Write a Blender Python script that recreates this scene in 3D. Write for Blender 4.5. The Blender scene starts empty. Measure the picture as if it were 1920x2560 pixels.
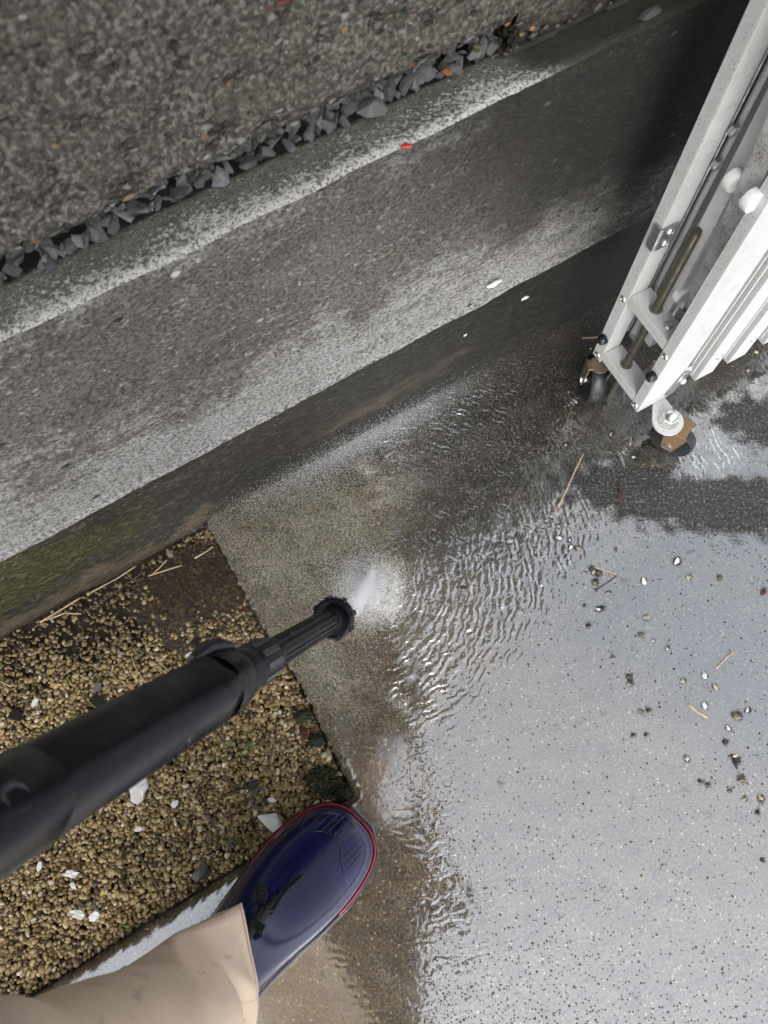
import bpy, bmesh, math, random
import numpy as np
from mathutils import Vector, Matrix, noise as mnoise

sc = bpy.context.scene
COL = sc.collection
random.seed(7)
rng = np.random.default_rng(7)

# ------------------------------------------------------------------ camera, sky, sun, exposure
FPX, CAMH = 1950.0, 1.0                       # focal length in photo pixels, phone height
TILT, ROLL = math.radians(20.277), math.radians(-1.989)
RX = np.array(Matrix.Rotation(TILT, 3, 'X')); RZ = np.array(Matrix.Rotation(ROLL, 3, 'Z'))
RC = RX @ RZ
CPOS = np.array([0, 0, CAMH])

cam = bpy.data.cameras.new("camera"); cam_o = bpy.data.objects.new("camera", cam); COL.objects.link(cam_o)
cam_o.matrix_world = Matrix.Translation((0, 0, CAMH)) @ Matrix(RC.tolist()).to_4x4()
cam.sensor_width = 36; cam.lens = FPX / 2560 * 36
cam.clip_start = 0.02; cam.clip_end = 500
cam.dof.use_dof = True; cam.dof.focus_distance = 0.95; cam.dof.aperture_fstop = 7.0
sc.camera = cam_o

SUN_EL, SUN_ROT = math.radians(38), math.radians(176)
w = bpy.data.worlds.new("World"); sc.world = w; w.use_nodes = True
wn = w.node_tree; bg = wn.nodes['Background']
sky = wn.nodes.new('ShaderNodeTexSky'); sky.sky_type = 'NISHITA'; sky.sun_disc = False
sky.sun_elevation = SUN_EL; sky.sun_rotation = SUN_ROT
sky.air_density = 1.0; sky.dust_density = 1.8; sky.ozone_density = 1.0
hs = wn.nodes.new('ShaderNodeHueSaturation'); hs.inputs['Saturation'].default_value = 0.22
wn.links.new(sky.outputs[0], hs.inputs['Color']); wn.links.new(hs.outputs[0], bg.inputs[0])
bg.inputs[1].default_value = 0.15
sun = bpy.data.lights.new("sun", 'SUN'); sun.energy = 0.65; sun.angle = math.radians(50); sun.color = (1, .98, .95)
sun_o = bpy.data.objects.new("sun", sun); COL.objects.link(sun_o)
sd_ = Vector((math.sin(SUN_ROT) * math.cos(SUN_EL), math.cos(SUN_ROT) * math.cos(SUN_EL), math.sin(SUN_EL)))
sun_o.rotation_euler = sd_.to_track_quat('Z', 'Y').to_euler()
sun_o.location = sd_ * 10
sc.view_settings.view_transform = 'Standard'; sc.view_settings.look = 'None'
sc.view_settings.gamma = 1; sc.view_settings.exposure = 1.1
sc.view_settings.use_curve_mapping = False

# ------------------------------------------------------------------ measuring helpers
def at(x, y, z=0.0):
    """The point of the place at height z that the photograph shows at pixel (x, y)."""
    d = RC @ np.array([(x - 960) / FPX, -(y - 1280) / FPX, -1.0])
    return CPOS + d * (z - CAMH) / d[2]

def to_px(P):
    q = (np.asarray(P) - CPOS) @ RC
    return 960 + FPX * q[..., 0] / -q[..., 2], 1280 - FPX * q[..., 1] / -q[..., 2]

WANG = math.radians(29.398)                    # heading of the wall
U = np.array([math.cos(WANG), math.sin(WANG), 0]); NV = np.array([-math.sin(WANG), math.cos(WANG), 0])
WD = 0.4383                                    # distance of the footing face
def smooth(e0, e1, x):
    t = np.clip((x - e0) / (e1 - e0), 0, 1); return t * t * (3 - 2 * t)
def gauss(px, py, cx, cy, rx, ry=None, ang=0.0):
    ry = ry or rx; a = math.radians(ang)
    dx, dy = px - cx, py - cy
    u = dx * math.cos(a) + dy * math.sin(a); v = -dx * math.sin(a) + dy * math.cos(a)
    return np.exp(-(u / rx) ** 2 - (v / ry) ** 2)
def fbm2(x, y, f, seed=0, oct=3):
    r = np.random.default_rng(seed); o = np.zeros_like(x); a = 1.0
    for k in range(oct):
        for j in range(5):
            th = r.uniform(0, 6.283); ph = r.uniform(0, 6.283); ff = f * r.uniform(.7, 1.4)
            o = o + a * np.sin((x * math.cos(th) + y * math.sin(th)) * ff * 6.283 + ph) / 2.5
        a *= .5; f *= 2.1
    return o
def inpoly(x, y, poly):
    c = np.zeros(x.shape, bool); n = len(poly)
    for i in range(n):
        x0, y0 = poly[i]; x1, y1 = poly[(i + 1) % n]
        with np.errstate(divide='ignore', invalid='ignore'):
            t = ((y0 > y) != (y1 > y)) & (x < (x1 - x0) * (y - y0) / (y1 - y0 + 1e-12) + x0)
        c ^= t
    return c
def segdist(x, y, poly, closed=True):
    d = np.full(x.shape, 1e9); qx = np.zeros_like(x); qy = np.zeros_like(x); n = len(poly)
    for i in range(n if closed else n - 1):
        x0, y0 = poly[i]; x1, y1 = poly[(i + 1) % n]
        ex, ey = x1 - x0, y1 - y0
        t = np.clip(((x - x0) * ex + (y - y0) * ey) / (ex * ex + ey * ey), 0, 1)
        px_, py_ = x0 + t * ex, y0 + t * ey; dd = np.hypot(x - px_, y - py_)
        m = dd < d; d = np.where(m, dd, d); qx = np.where(m, px_, qx); qy = np.where(m, py_, qy)
    return d, qx, qy

# ------------------------------------------------------------------ material helper
class NB:
    def __init__(s, name):
        s.m = bpy.data.materials.new(name); s.m.use_nodes = True
        s.t = s.m.node_tree; s.t.nodes.clear()
        s.out = s.t.nodes.new('ShaderNodeOutputMaterial')
        s.tc = s.t.nodes.new('ShaderNodeTexCoord'); s.co = s.tc.outputs['Object']
    def n(s, ty, ins=None, **pr):
        nd = s.t.nodes.new(ty)
        for k, v in pr.items(): setattr(nd, k, v)
        for k, v in (ins or {}).items(): s.set(nd.inputs[k], v)
        return nd
    def set(s, sock, v):
        if isinstance(v, bpy.types.NodeSocket): s.t.links.new(v, sock)
        elif isinstance(v, (tuple, list)) and sock.type == 'RGBA' and len(v) == 3: sock.default_value = (*v, 1)
        else: sock.default_value = v
    def map(s, scale=(1, 1, 1), rot=(0, 0, 0), vec=None):
        return s.n('ShaderNodeMapping', {'Vector': vec or s.co, 'Scale': scale, 'Rotation': rot}).outputs[0]
    def noise(s, scale, detail=3, rough=.55, vec=None, dist=0):
        return s.n('ShaderNodeTexNoise', {'Vector': vec or s.co, 'Scale': scale, 'Detail': detail, 'Roughness': rough, 'Distortion': dist}).outputs['Fac']
    def voro(s, scale, vec=None, feature='F1', out='Distance', rnd=1.0):
        return s.n('ShaderNodeTexVoronoi', {'Vector': vec or s.co, 'Scale': scale, 'Randomness': rnd}, feature=feature).outputs[out]
    def ramp(s, fac, stops, interp='LINEAR'):
        r = s.n('ShaderNodeValToRGB', {'Fac': fac}); cr = r.color_ramp; cr.interpolation = interp
        while len(cr.elements) < len(stops): cr.elements.new(.5)
        for e, (p, c) in zip(cr.elements, stops):
            e.position = p; e.color = (*c, 1) if isinstance(c, (tuple, list)) else (c, c, c, 1)
        return r.outputs[0]
    def step(s, v, a, b, lo=0.0, hi=1.0):
        return s.n('ShaderNodeMapRange', {'Value': v, 'From Min': a, 'From Max': b, 'To Min': lo, 'To Max': hi}, interpolation_type='SMOOTHSTEP').outputs[0]
    def ma(s, op, a, b=0.0, c=0.0, clamp=False):
        return s.n('ShaderNodeMath', {0: a, 1: b, 2: c}, operation=op, use_clamp=clamp).outputs[0]
    def mix(s, f, a, b, blend='MIX'):
        nd = s.n('ShaderNodeMix', {0: f, 6: a, 7: b}, data_type='RGBA', blend_type=blend); nd.clamp_factor = True
        return nd.outputs[2]
    def attr(s, name, out='Fac'):
        return s.n('ShaderNodeAttribute', attribute_name=name).outputs[out]
    def bump(s, h, strength=.5, dist=.002, normal=None):
        ins = {'Height': h, 'Strength': strength, 'Distance': dist}
        if normal: ins['Normal'] = normal
        return s.n('ShaderNodeBump', ins).outputs[0]
    def bsdf(s, color, rough=.6, normal=None, **kw):
        ins = {'Base Color': color, 'Roughness': rough}
        if normal: ins['Normal'] = normal
        for k, v in kw.items(): ins[k.replace('_', ' ')] = v
        return s.n('ShaderNodeBsdfPrincipled', ins).outputs[0]
    def done(s, sh):
        s.t.links.new(sh, s.out.inputs[0]); return s.m

# ------------------------------------------------------------------ mesh helpers
def tag(o, label=None, cat=None, group=None, kind=None):
    if label: o['label'] = label
    if cat: o['category'] = cat
    if group: o['group'] = group
    if kind: o['kind'] = kind
    return o

def empty(name, loc=(0, 0, 0), rz=0.0):
    o = bpy.data.objects.new(name, None); COL.objects.link(o)
    o.location = loc; o.rotation_euler = (0, 0, rz); o.empty_display_size = .05
    return o

def mesh(name, V, F, m=None, parent=None, smooth_=False, attrs=None, cols=None):
    me = bpy.data.meshes.new(name)
    if isinstance(F, np.ndarray):
        V = np.asarray(V, np.float32); k = F.shape[1]
        me.vertices.add(len(V)); me.vertices.foreach_set('co', V.ravel())
        me.loops.add(F.size); me.loops.foreach_set('vertex_index', F.astype(np.int32).ravel())
        me.polygons.add(len(F)); me.polygons.foreach_set('loop_start', np.arange(0, F.size, k, dtype=np.int32))
        me.polygons.foreach_set('loop_total', np.full(len(F), k, np.int32))
        me.update(calc_edges=True)
    else:
        me.from_pydata([tuple(v) for v in V], [], [tuple(f) for f in F]); me.update()
    me.polygons.foreach_set('use_smooth', np.full(len(me.polygons), smooth_, bool))
    for k, a in (attrs or {}).items():
        at_ = me.attributes.new(k, 'FLOAT', 'POINT'); at_.data.foreach_set('value', np.asarray(a, np.float32))
    if cols is not None:
        ca = me.attributes.new('col', 'FLOAT_COLOR', 'POINT')
        c4 = np.ones((len(cols), 4), np.float32); c4[:, :3] = cols
        ca.data.foreach_set('color', c4.ravel())
    if m: me.materials.append(m)
    o = bpy.data.objects.new(name, me); COL.objects.link(o)
    if parent: o.parent = parent
    return o

class MB:
    """Collects shapes that make up ONE mesh."""
    def __init__(s): s.bm = bmesh.new()
    def box(s, size, loc=(0, 0, 0), rot=None, bev=0.0):
        r = bmesh.ops.create_cube(s.bm, size=1.0); vs = r['verts']
        bmesh.ops.scale(s.bm, vec=size, verts=vs)
        if bev:
            es = list({e for v in vs for e in v.link_edges})
            g = bmesh.ops.bevel(s.bm, geom=es, offset=bev, segments=1, affect='EDGES', profile=.5)
            vs = list({v for f in g['faces'] for v in f.verts} | {v for v in vs if v.is_valid})
        M = Matrix.Translation(loc) @ (rot.to_4x4() if rot else Matrix.Identity(4))
        bmesh.ops.transform(s.bm, matrix=M, verts=vs); return s
    def tube(s, pts, rad, seg=10, cap=True, up=(0, 0, 1)):
        pts = [Vector(p) for p in pts]
        if not hasattr(rad, '__len__'): rad = [rad] * len(pts)
        rings = []; prev = None
        for i, p in enumerate(pts):
            t = (pts[min(i + 1, len(pts) - 1)] - pts[max(i - 1, 0)]).normalized()
            a = (prev - t * prev.dot(t)) if prev else t.cross(Vector(up))
            if a.length < 1e-5: a = t.cross(Vector((1, .3, 0)))
            a.normalize(); b = t.cross(a); prev = a
            rings.append([s.bm.verts.new(p + (a * math.cos(k * 2 * math.pi / seg) + b * math.sin(k * 2 * math.pi / seg)) * rad[i]) for k in range(seg)])
        for i in range(len(rings) - 1):
            for k in range(seg):
                s.bm.faces.new((rings[i][k], rings[i][(k + 1) % seg], rings[i + 1][(k + 1) % seg], rings[i + 1][k]))
        if cap:
            s.bm.faces.new(rings[0][::-1]); s.bm.faces.new(rings[-1])
        return s
    def lathe(s, prof, axis=(0, 0, 1), loc=(0, 0, 0), seg=20):
        q = Vector((0, 0, 1)).rotation_difference(Vector(axis).normalized())
        rings = []
        for r_, z_ in prof:
            rings.append([s.bm.verts.new(q @ Vector((max(r_, 1e-5) * math.cos(k * 2 * math.pi / seg), max(r_, 1e-5) * math.sin(k * 2 * math.pi / seg), z_)) + Vector(loc)) for k in range(seg)])
        for i in range(len(rings) - 1):
            for k in range(seg):
                s.bm.faces.new((rings[i][k], rings[i][(k + 1) % seg], rings[i + 1][(k + 1) % seg], rings[i + 1][k]))
        return s
    def prism(s, outline, z0, z1, M=None):
        a = [s.bm.verts.new((x, y, z0)) for x, y in outline]; b = [s.bm.verts.new((x, y, z1)) for x, y in outline]
        n = len(outline)
        for k in range(n): s.bm.faces.new((a[k], a[(k + 1) % n], b[(k + 1) % n], b[k]))
        s.bm.faces.new(a[::-1]); s.bm.faces.new(b)
        if M: bmesh.ops.transform(s.bm, matrix=M, verts=a + b)
        return s
    def loft(s, loops, cap0=True, cap1=True):
        rings = [[s.bm.verts.new(p) for p in L] for L in loops]; n = len(loops[0])
        for i in range(len(rings) - 1):
            for k in range(n): s.bm.faces.new((rings[i][k], rings[i][(k + 1) % n], rings[i + 1][(k + 1) % n], rings[i + 1][k]))
        if cap0: s.bm.faces.new(rings[0][::-1])
        if cap1: s.bm.faces.new(rings[-1])
        return s
    def build(s, name, m, parent=None, smooth_=False, angle=None):
        bmesh.ops.recalc_face_normals(s.bm, faces=s.bm.faces)
        me = bpy.data.meshes.new(name); s.bm.to_mesh(me); s.bm.free()
        me.materials.append(m)
        if smooth_:
            me.polygons.foreach_set('use_smooth', np.ones(len(me.polygons), bool))
            if angle: me.set_sharp_from_angle(angle=math.radians(angle))
        o = bpy.data.objects.new(name, me); COL.objects.link(o)
        if parent: o.parent = parent
        return o

def ico(sub=1):
    bm = bmesh.new(); bmesh.ops.create_icosphere(bm, subdivisions=sub, radius=1.0)
    V = np.array([v.co[:] for v in bm.verts]); F = np.array([[v.index for v in f.verts] for f in bm.faces]); bm.free()
    return V, F
ICO1, ICO2 = ico(1), ico(2)
OCT = (np.array([(1, 0, 0), (-1, 0, 0), (0, 1, 0), (0, -1, 0), (0, 0, 1), (0, 0, -1)], float), np.array([(0, 2, 4), (2, 1, 4), (1, 3, 4), (3, 0, 4), (2, 0, 5), (1, 2, 5), (3, 1, 5), (0, 3, 5)]))
def rotmats(n, r):
    q = r.normal(size=(n, 4)); q /= np.linalg.norm(q, axis=1)[:, None]
    a, b, c, d = q.T
    return np.stack([1 - 2 * (c * c + d * d), 2 * (b * c - a * d), 2 * (b * d + a * c), 2 * (b * c + a * d), 1 - 2 * (b * b + d * d), 2 * (c * d - a * b),
                     2 * (b * d - a * c), 2 * (c * d + a * b), 1 - 2 * (b * b + c * c)], 1).reshape(n, 3, 3)
def scatter(P, S, C, base, r, lump=.18, tilt=None):
    """Many little stones as one vertex and face array. P centres, S semi-axes (n,3), C colours."""
    V0, F0 = base; n = len(P); k = len(V0)
    R = rotmats(n, r) if tilt is None else tilt
    L = V0[None] * (1 + lump * r.normal(size=(n, k, 1))) * S[:, None, :]
    V = np.einsum('nij,nkj->nki', R, L) + P[:, None, :]
    F = (F0[None] + (np.arange(n) * k)[:, None, None]).reshape(-1, 3)
    return V.reshape(-1, 3), F, np.repeat(C, k, 0)

# ------------------------------------------------------------------ materials
def concrete_ground():
    b = NB('wet_concrete')
    dark, clean, rough = b.attr('dark'), b.attr('clean'), b.attr('rough')
    n1 = b.noise(28, 5, .6); n2 = b.noise(270, 3, .7); n3 = b.noise(520, 2, .6)
    base = b.ramp(n1, [(.3, (.072, .046, .016)), (.7, (.115, .076, .029))])
    cl = b.ramp(n1, [(.3, (.20, .178, .13)), (.7, (.30, .272, .21))])
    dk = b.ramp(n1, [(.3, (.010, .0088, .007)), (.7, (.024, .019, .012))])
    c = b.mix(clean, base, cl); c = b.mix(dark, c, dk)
    c = b.mix(b.step(n2, .62, .34), c, b.mix(.72, c, (0, 0, 0)), 'MIX')
    grain = b.step(n3, .54, .64)
    c = b.mix(b.ma('MULTIPLY', grain, b.step(clean, 0, 1, .2, .5)), c, (.62, .55, .42))
    v = b.voro(260, out='Distance'); vc = b.n('ShaderNodeSeparateColor', {0: b.voro(260, out='Color')}).outputs[0]
    pe = b.ma('MULTIPLY', b.step(v, .42, .26), b.step(vc, .90, .93))
    c = b.mix(b.ma('MULTIPLY', pe, b.step(dark, 0, 1, .55, .3)), c, (.55, .47, .33))
    grit = b.attr('grit')
    for sc_, k0, k1, e0, e1 in ((120, .75, .12, .27, .15), (300, .7, .05, .46, .26)):
        d_ = b.voro(sc_); q_ = b.n('ShaderNodeSeparateColor', {0: b.voro(sc_, out='Color')}).outputs[0]
        on_ = b.step(b.ma('SUBTRACT', b.ma('MULTIPLY_ADD', grit, k0, k1), q_), 0, .03); on_ = b.ma('MULTIPLY', on_, b.step(grit, 0, .04))
        c = b.mix(b.ma('MULTIPLY', b.ma('MULTIPLY', b.step(d_, e0, e1), on_), .88), c, (.016, .014, .012))  # dark rings stand in for the dim reflection around each grain
        c = b.mix(b.ma('MULTIPLY', b.step(d_, .09, .05), on_), c, (.3, .26, .2))
    h = b.ma('ADD', b.ma('MULTIPLY', n2, .7), b.ma('MULTIPLY', n3, .5))
    c = b.mix(b.ma('MULTIPLY', b.attr('foam'), b.step(n2, .25, .7, .45, .95)), c, (.8, .8, .8))
    c = b.mix(b.ma('MULTIPLY', rough, .8), c, b.ramp(n2, [(.32, (.02, .02, .0205)), (.55, (.06, .06, .061)), (.68, (.3, .3, .3))]))
    bm_ = b.bump(h, b.step(rough, 0, 1, .55, 1.0), .0016)
    return b.done(b.bsdf(c, b.step(rough, 0, 1, .55, .3), bm_))

def water_film():
    b = NB('water_film')
    film, turb, grit = b.attr('film'), b.attr('turb'), b.attr('grit')
    flow = b.map((1, .55, 1), (0, 0, math.radians(-28)))
    rip = b.noise(110, 2, .45, flow, .7); rip2 = b.noise(240, 2, .5, flow, .6)
    jet = b.n('ShaderNodeVectorMath', {0: b.co, 1: tuple(float(v) for v in at(915, 1475))}, operation='SUBTRACT').outputs[0]
    ring = b.n('ShaderNodeTexWave', {'Vector': jet, 'Scale': 34, 'Distortion': 9, 'Detail': 2.5, 'Detail Scale': 1.1, 'Detail Roughness': .6}, wave_type='RINGS', rings_direction='SPHERICAL').outputs['Fac']
    rip = b.ma('ADD', b.ma('MULTIPLY', rip, .75), b.ma('MULTIPLY', b.ma('MULTIPLY', ring, .62), b.step(b.noise(48, 2, .5), .36, .62)))
    big = b.noise(22, 3, .5)
    # grains that stand up through the film: a dry crown with a drawn-up ring of water round it
    d1 = b.voro(120); c1 = b.n('ShaderNodeSeparateColor', {0: b.voro(120, out='Color')}).outputs[0]
    d2 = b.voro(300); c2 = b.n('ShaderNodeSeparateColor', {0: b.voro(300, out='Color')}).outputs[0]
    on1 = b.ma('MULTIPLY', b.step(b.ma('SUBTRACT', b.ma('MULTIPLY_ADD', grit, .75, .12), c1), 0, .03), b.step(grit, 0, .04))
    on2 = b.ma('MULTIPLY', b.step(b.ma('SUBTRACT', b.ma('MULTIPLY_ADD', grit, .7, .05), c2), 0, .03), b.step(grit, 0, .04))
    men = b.ma('ADD', b.ma('MULTIPLY', b.step(d1, .34, .08), on1), b.ma('MULTIPLY', b.ma('MULTIPLY', b.step(d2, .5, .1), on2), .5))
    hole = b.ma('MAXIMUM', b.ma('MULTIPLY', b.step(d1, .24, .13), on1), b.ma('MULTIPLY', b.step(d2, .42, .22), on2))
    h = b.ma('ADD', b.ma('MULTIPLY', b.ma('ADD', rip, b.ma('MULTIPLY', rip2, .12)), b.step(turb, 0, 1, .02, .8)), b.ma('MULTIPLY', men, .0))
    h = b.ma('ADD', h, b.ma('MULTIPLY', big, .05))
    nrm = b.bump(h, 1.0, .0029)
    edge = b.ma('ADD', film, b.ma('ADD', b.ma('MULTIPLY', b.ma('SUBTRACT', b.noise(60, 3, .6), .5), .55), b.ma('MULTIPLY', b.ma('SUBTRACT', b.noise(330, 2, .6), .5), .8)))
    mask = b.step(edge, .2, .8)
    mask = b.ma('MULTIPLY', mask, b.ma('SUBTRACT', 1.0, b.ma('MULTIPLY', hole, .95)))
    fr = b.n('ShaderNodeFresnel', {'IOR': 1.9, 'Normal': nrm}).outputs[0]
    fac = b.ma('MULTIPLY', mask, b.ma('MULTIPLY', fr, b.step(b.attr('thin'), 0, 1, 4.8, .55)), clamp=True)
    k = b.mix(fac, (0, 0, 0), (.95, .97, 1))
    tr = b.n('ShaderNodeBsdfTransparent', {'Color': (.93, .93, .92)}).outputs[0]
    gl = b.n('ShaderNodeBsdfGlossy', {'Color': k, 'Roughness': .08, 'Normal': nrm}).outputs[0]
    sh = b.n('ShaderNodeAddShader', {0: tr, 1: gl}).outputs[0]
    return b.done(sh)

def wall_face_mat():
    b = NB('weathered_concrete')
    pale, dark, warm = b.attr('pale'), b.attr('dark'), b.attr('warm')
    st = b.map((.45, 1, 1))
    n1 = b.noise(14, 5, .6, st); n2 = b.noise(230, 3, .75, b.map((.6, 1, 1))); n3 = b.noise(420, 2, .7, b.map((.6, 1, 1)))
    n4 = b.noise(60, 4, .65, b.map((.4, 1, 1)))
    c = b.ramp(n1, [(.25, (.088, .083, .074)), (.5, (.128, .121, .108)), (.75, (.175, .167, .151))])
    c = b.mix(b.ma('MULTIPLY', warm, .25), c, b.mix(.5, c, (.15, .115, .075)))
    pm = b.ma('ADD', pale, b.ma('ADD', b.ma('MULTIPLY', b.ma('SUBTRACT', n4, .5), 2.2), b.ma('MULTIPLY', b.ma('SUBTRACT', n2, .5), 1.5)))
    c = b.mix(b.ma('MULTIPLY', b.step(pm, .0, 1.1), .8), c, (.39, .387, .378))
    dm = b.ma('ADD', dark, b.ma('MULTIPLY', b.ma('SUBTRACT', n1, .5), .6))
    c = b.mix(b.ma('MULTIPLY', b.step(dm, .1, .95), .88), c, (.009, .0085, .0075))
    g = b.step(n3, .38, .58)
    c = b.mix(b.ma('MULTIPLY', b.ma('SUBTRACT', 1.0, g), .68), c, (.012, .011, .01))
    c = b.mix(b.ma('MULTIPLY', b.step(n2, .58, .72), b.step(dark, 0, .8, .6, .06)), c, (.5, .49, .47))
    v = b.voro(70, b.map((.5, 1, 1))); vc = b.n('ShaderNodeSeparateColor', {0: b.voro(70, b.map((.5, 1, 1)), out='Color')}).outputs[0]
    pit = b.ma('MULTIPLY', b.step(v, .22, .1), b.step(vc, .93, .95))
    pitl = b.ma('MULTIPLY', b.step(v, .2, .1), b.step(vc, .045, .03))
    c = b.mix(b.ma('MULTIPLY', pit, .85), c, (.012, .011, .01)); c = b.mix(b.ma('MULTIPLY', pitl, b.step(dark, 0, .6, .8, .1)), c, (.55, .53, .48))
    h = b.ma('ADD', b.ma('ADD', n2, b.ma('MULTIPLY', n4, 1.3)), b.ma('MULTIPLY', pit, -1.5))
    return b.done(b.bsdf(c, .85, b.bump(h, .8, .0016), Specular_IOR_Level=.25))

def footing_mat():
    b = NB('wet_footing_concrete')
    moss, tan_, wet = b.attr('moss'), b.attr('tan'), b.attr('wet')
    st = b.map((.35, 1, 1)); n1 = b.noise(18, 5, .6, st); n2 = b.noise(380, 3, .7, st); n4 = b.noise(55, 4, .7, st)
    c = b.ramp(n1, [(.25, (.017, .0155, .012)), (.55, (.03, .027, .021)), (.8, (.05, .045, .035))])
    mm = b.step(b.ma('ADD', moss, b.ma('MULTIPLY', b.ma('SUBTRACT', n4, .5), 1.1)), .3, .9)
    c = b.mix(b.ma('MULTIPLY', mm, .85), c, b.ramp(n2, [(.35, (.02, .02, .007)), (.7, (.085, .075, .022))]))
    tm = b.step(b.ma('ADD', tan_, b.ma('MULTIPLY', b.ma('SUBTRACT', n4, .5), 1.6)), .45, .85)
    c = b.mix(b.ma('MULTIPLY', tm, .7), c, (.125, .095, .06))
    c = b.mix(b.ma('MULTIPLY', b.step(n2, .54, .66), .4), c, (.25, .23, .19))
    c = b.mix(b.ma('MULTIPLY', b.step(n2, .48, .3), .5), c, (.008, .007, .006))
    c = b.mix(b.ma('MULTIPLY', wet, .72), c, (.008, .0075, .007))
    return b.done(b.bsdf(c, b.step(wet, 0, 1, .6, .42), b.bump(b.ma('ADD', n2, n4), .9, .0016), Specular_IOR_Level=.3))

def coping_mat():
    b = NB('lichened_coping')
    pale, dark = b.attr('pale'), b.attr('dark')
    n1 = b.noise(30, 5, .65); n2 = b.noise(230, 2, .7); n3 = b.noise(430, 2, .6)
    c = b.ramp(n1, [(.3, (.115, .112, .09)), (.7, (.21, .204, .175))])
    pm = b.ma('ADD', pale, b.ma('MULTIPLY', b.ma('SUBTRACT', n2, .5), 2.2))
    c = b.mix(b.step(pm, .38, .8), c, (.58, .57, .53))
    c = b.mix(b.ma('MULTIPLY', b.step(n3, .5, .38), .75), c, (.03, .029, .022))
    c = b.mix(b.ma('MULTIPLY', b.step(n2, .6, .7), .5), c, (.52, .5, .42))
    c = b.mix(b.ma('MULTIPLY', b.step(dark, .1, .9), .9), c, (.022, .021, .012))
    return b.done(b.bsdf(c, .85, b.bump(b.ma('ADD', n2, n3), .8, .002)))

def aggregate_mat():
    b = NB('exposed_aggregate')
    dark = b.attr('dark')
    n1 = b.noise(12, 4, .6); n2 = b.noise(210, 4, .7); v = b.voro(165); vc = b.n('ShaderNodeSeparateColor', {0: b.voro(165, out='Color')})
    c = b.ramp(n2, [(.36, (.02, .018, .0145)), (.5, (.092, .083, .068)), (.66, (.28, .265, .228))])
    cell = b.ramp(vc.outputs[0], [(0, (.022, .02, .018)), (.35, (.10, .095, .084)), (.7, (.052, .048, .041)), (.95, (.25, .24, .215))])
    c = b.mix(b.ma('MULTIPLY', b.step(v, .5, .3), .7), c, cell)
    c = b.mix(b.ma('MULTIPLY', b.step(n1, .35, .7), .35), c, (.08, .07, .05))
    c = b.mix(b.ma('MULTIPLY', b.step(dark, 0, 1), .85), c, (.03, .024, .016))
    pit = b.ma('MULTIPLY', b.step(b.voro(75, out='Distance'), .3, .12), b.step(vc.outputs[1], .6, .7))
    c = b.mix(b.ma('MULTIPLY', pit, .8), c, (.02, .019, .016))
    h = b.ma('SUBTRACT', b.ma('ADD', b.ma('MULTIPLY', v, -.8), n2), pit)
    return b.done(b.bsdf(c, .85, b.bump(h, .9, .005)))

def col_mat(name, rough=.6, speck=900, amt=.35, bump=.3):
    b = NB(name); c = b.attr('col', 'Color'); n = b.noise(speck, 3, .7); n2 = b.noise(speck * .3, 3, .6)
    c = b.mix(b.ma('MULTIPLY', b.step(n, .6, .36), amt), c, (.02, .014, .006))
    return b.done(b.bsdf(c, rough, b.bump(b.ma('ADD', n, n2), bump, .001)))

def plain(name, color, rough=.5, nscale=300, amt=.3, dark=(.01, .01, .01), bump=.15, rnd=0.0, **kw):
    b = NB(name); n = b.noise(nscale, 4, .65); n2 = b.noise(nscale * .12, 3, .6)
    c = b.mix(b.ma('MULTIPLY', b.step(n, .62, .38), amt), color, dark)
    c = b.mix(b.ma('MULTIPLY', b.step(n2, .4, .7), .25), c, b.mix(.5, c, (0, 0, 0)))
    if rnd:
        r = b.n('ShaderNodeObjectInfo').outputs['Random']
        c = b.mix(1.0, c, b.ramp(r, [(0, 1 - rnd), (1, 1 + rnd)]), 'MULTIPLY')
    return b.done(b.bsdf(c, b.step(n2, .3, .7, max(rough - .08, .02), rough + .08), b.bump(n, bump, .001), **kw))

def slate_mat():
    b = NB('slate'); r = b.n('ShaderNodeObjectInfo').outputs['Random']
    n = b.noise(2.2, 4, .6); n2 = b.noise(14, 3, .7)
    c = b.ramp(r, [(0, (.075, .074, .077)), (.5, (.13, .128, .134)), (.85, (.19, .188, .195)), (1, (.27, .268, .275))])
    c = b.mix(b.ma('MULTIPLY', b.step(n, .4, .7), .4), c, (.035, .033, .037))
    c = b.mix(b.ma('MULTIPLY', b.step(n2, .6, .75), .3), c, (.3, .29, .3))
    return b.done(b.bsdf(c, .55, b.bump(n2, .4, .02)))

def gate_mat(name, dirty=0.0):
    b = NB(name)
    n = b.noise(520, 2, .6); n1 = b.noise(40, 4, .7); n2 = b.noise(9, 4, .6)
    v = b.voro(330); vc = b.n('ShaderNodeSeparateColor', {0: b.voro(330, out='Color')}).outputs[0]
    c = b.ramp(n1, [(.3, (.50, .497, .483)), (.7, (.60, .602, .598))])
    spk = b.ma('MULTIPLY', b.step(v, .30, .1), b.step(b.ma('MULTIPLY_ADD', n2, .6, vc), 1.12, 1.18))
    c = b.mix(b.ma('MULTIPLY', spk, .85), c, (.04, .035, .03))
    c = b.mix(b.ma('MULTIPLY', b.step(n1, .52, .72), .34 + dirty * .3), c, (.26, .245, .22))
    if dirty:
        dm = b.ma('MULTIPLY', b.step(b.noise(16, 4, .75), .42, .6), b.step(n, .35, .6))
        c = b.mix(b.ma('MULTIPLY', dm, dirty), c, (.07, .055, .042))
    return b.done(b.bsdf(c, b.step(n1, .3, .7, .28, .45), b.bump(n, .05, .0006), Specular_IOR_Level=.5))

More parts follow.
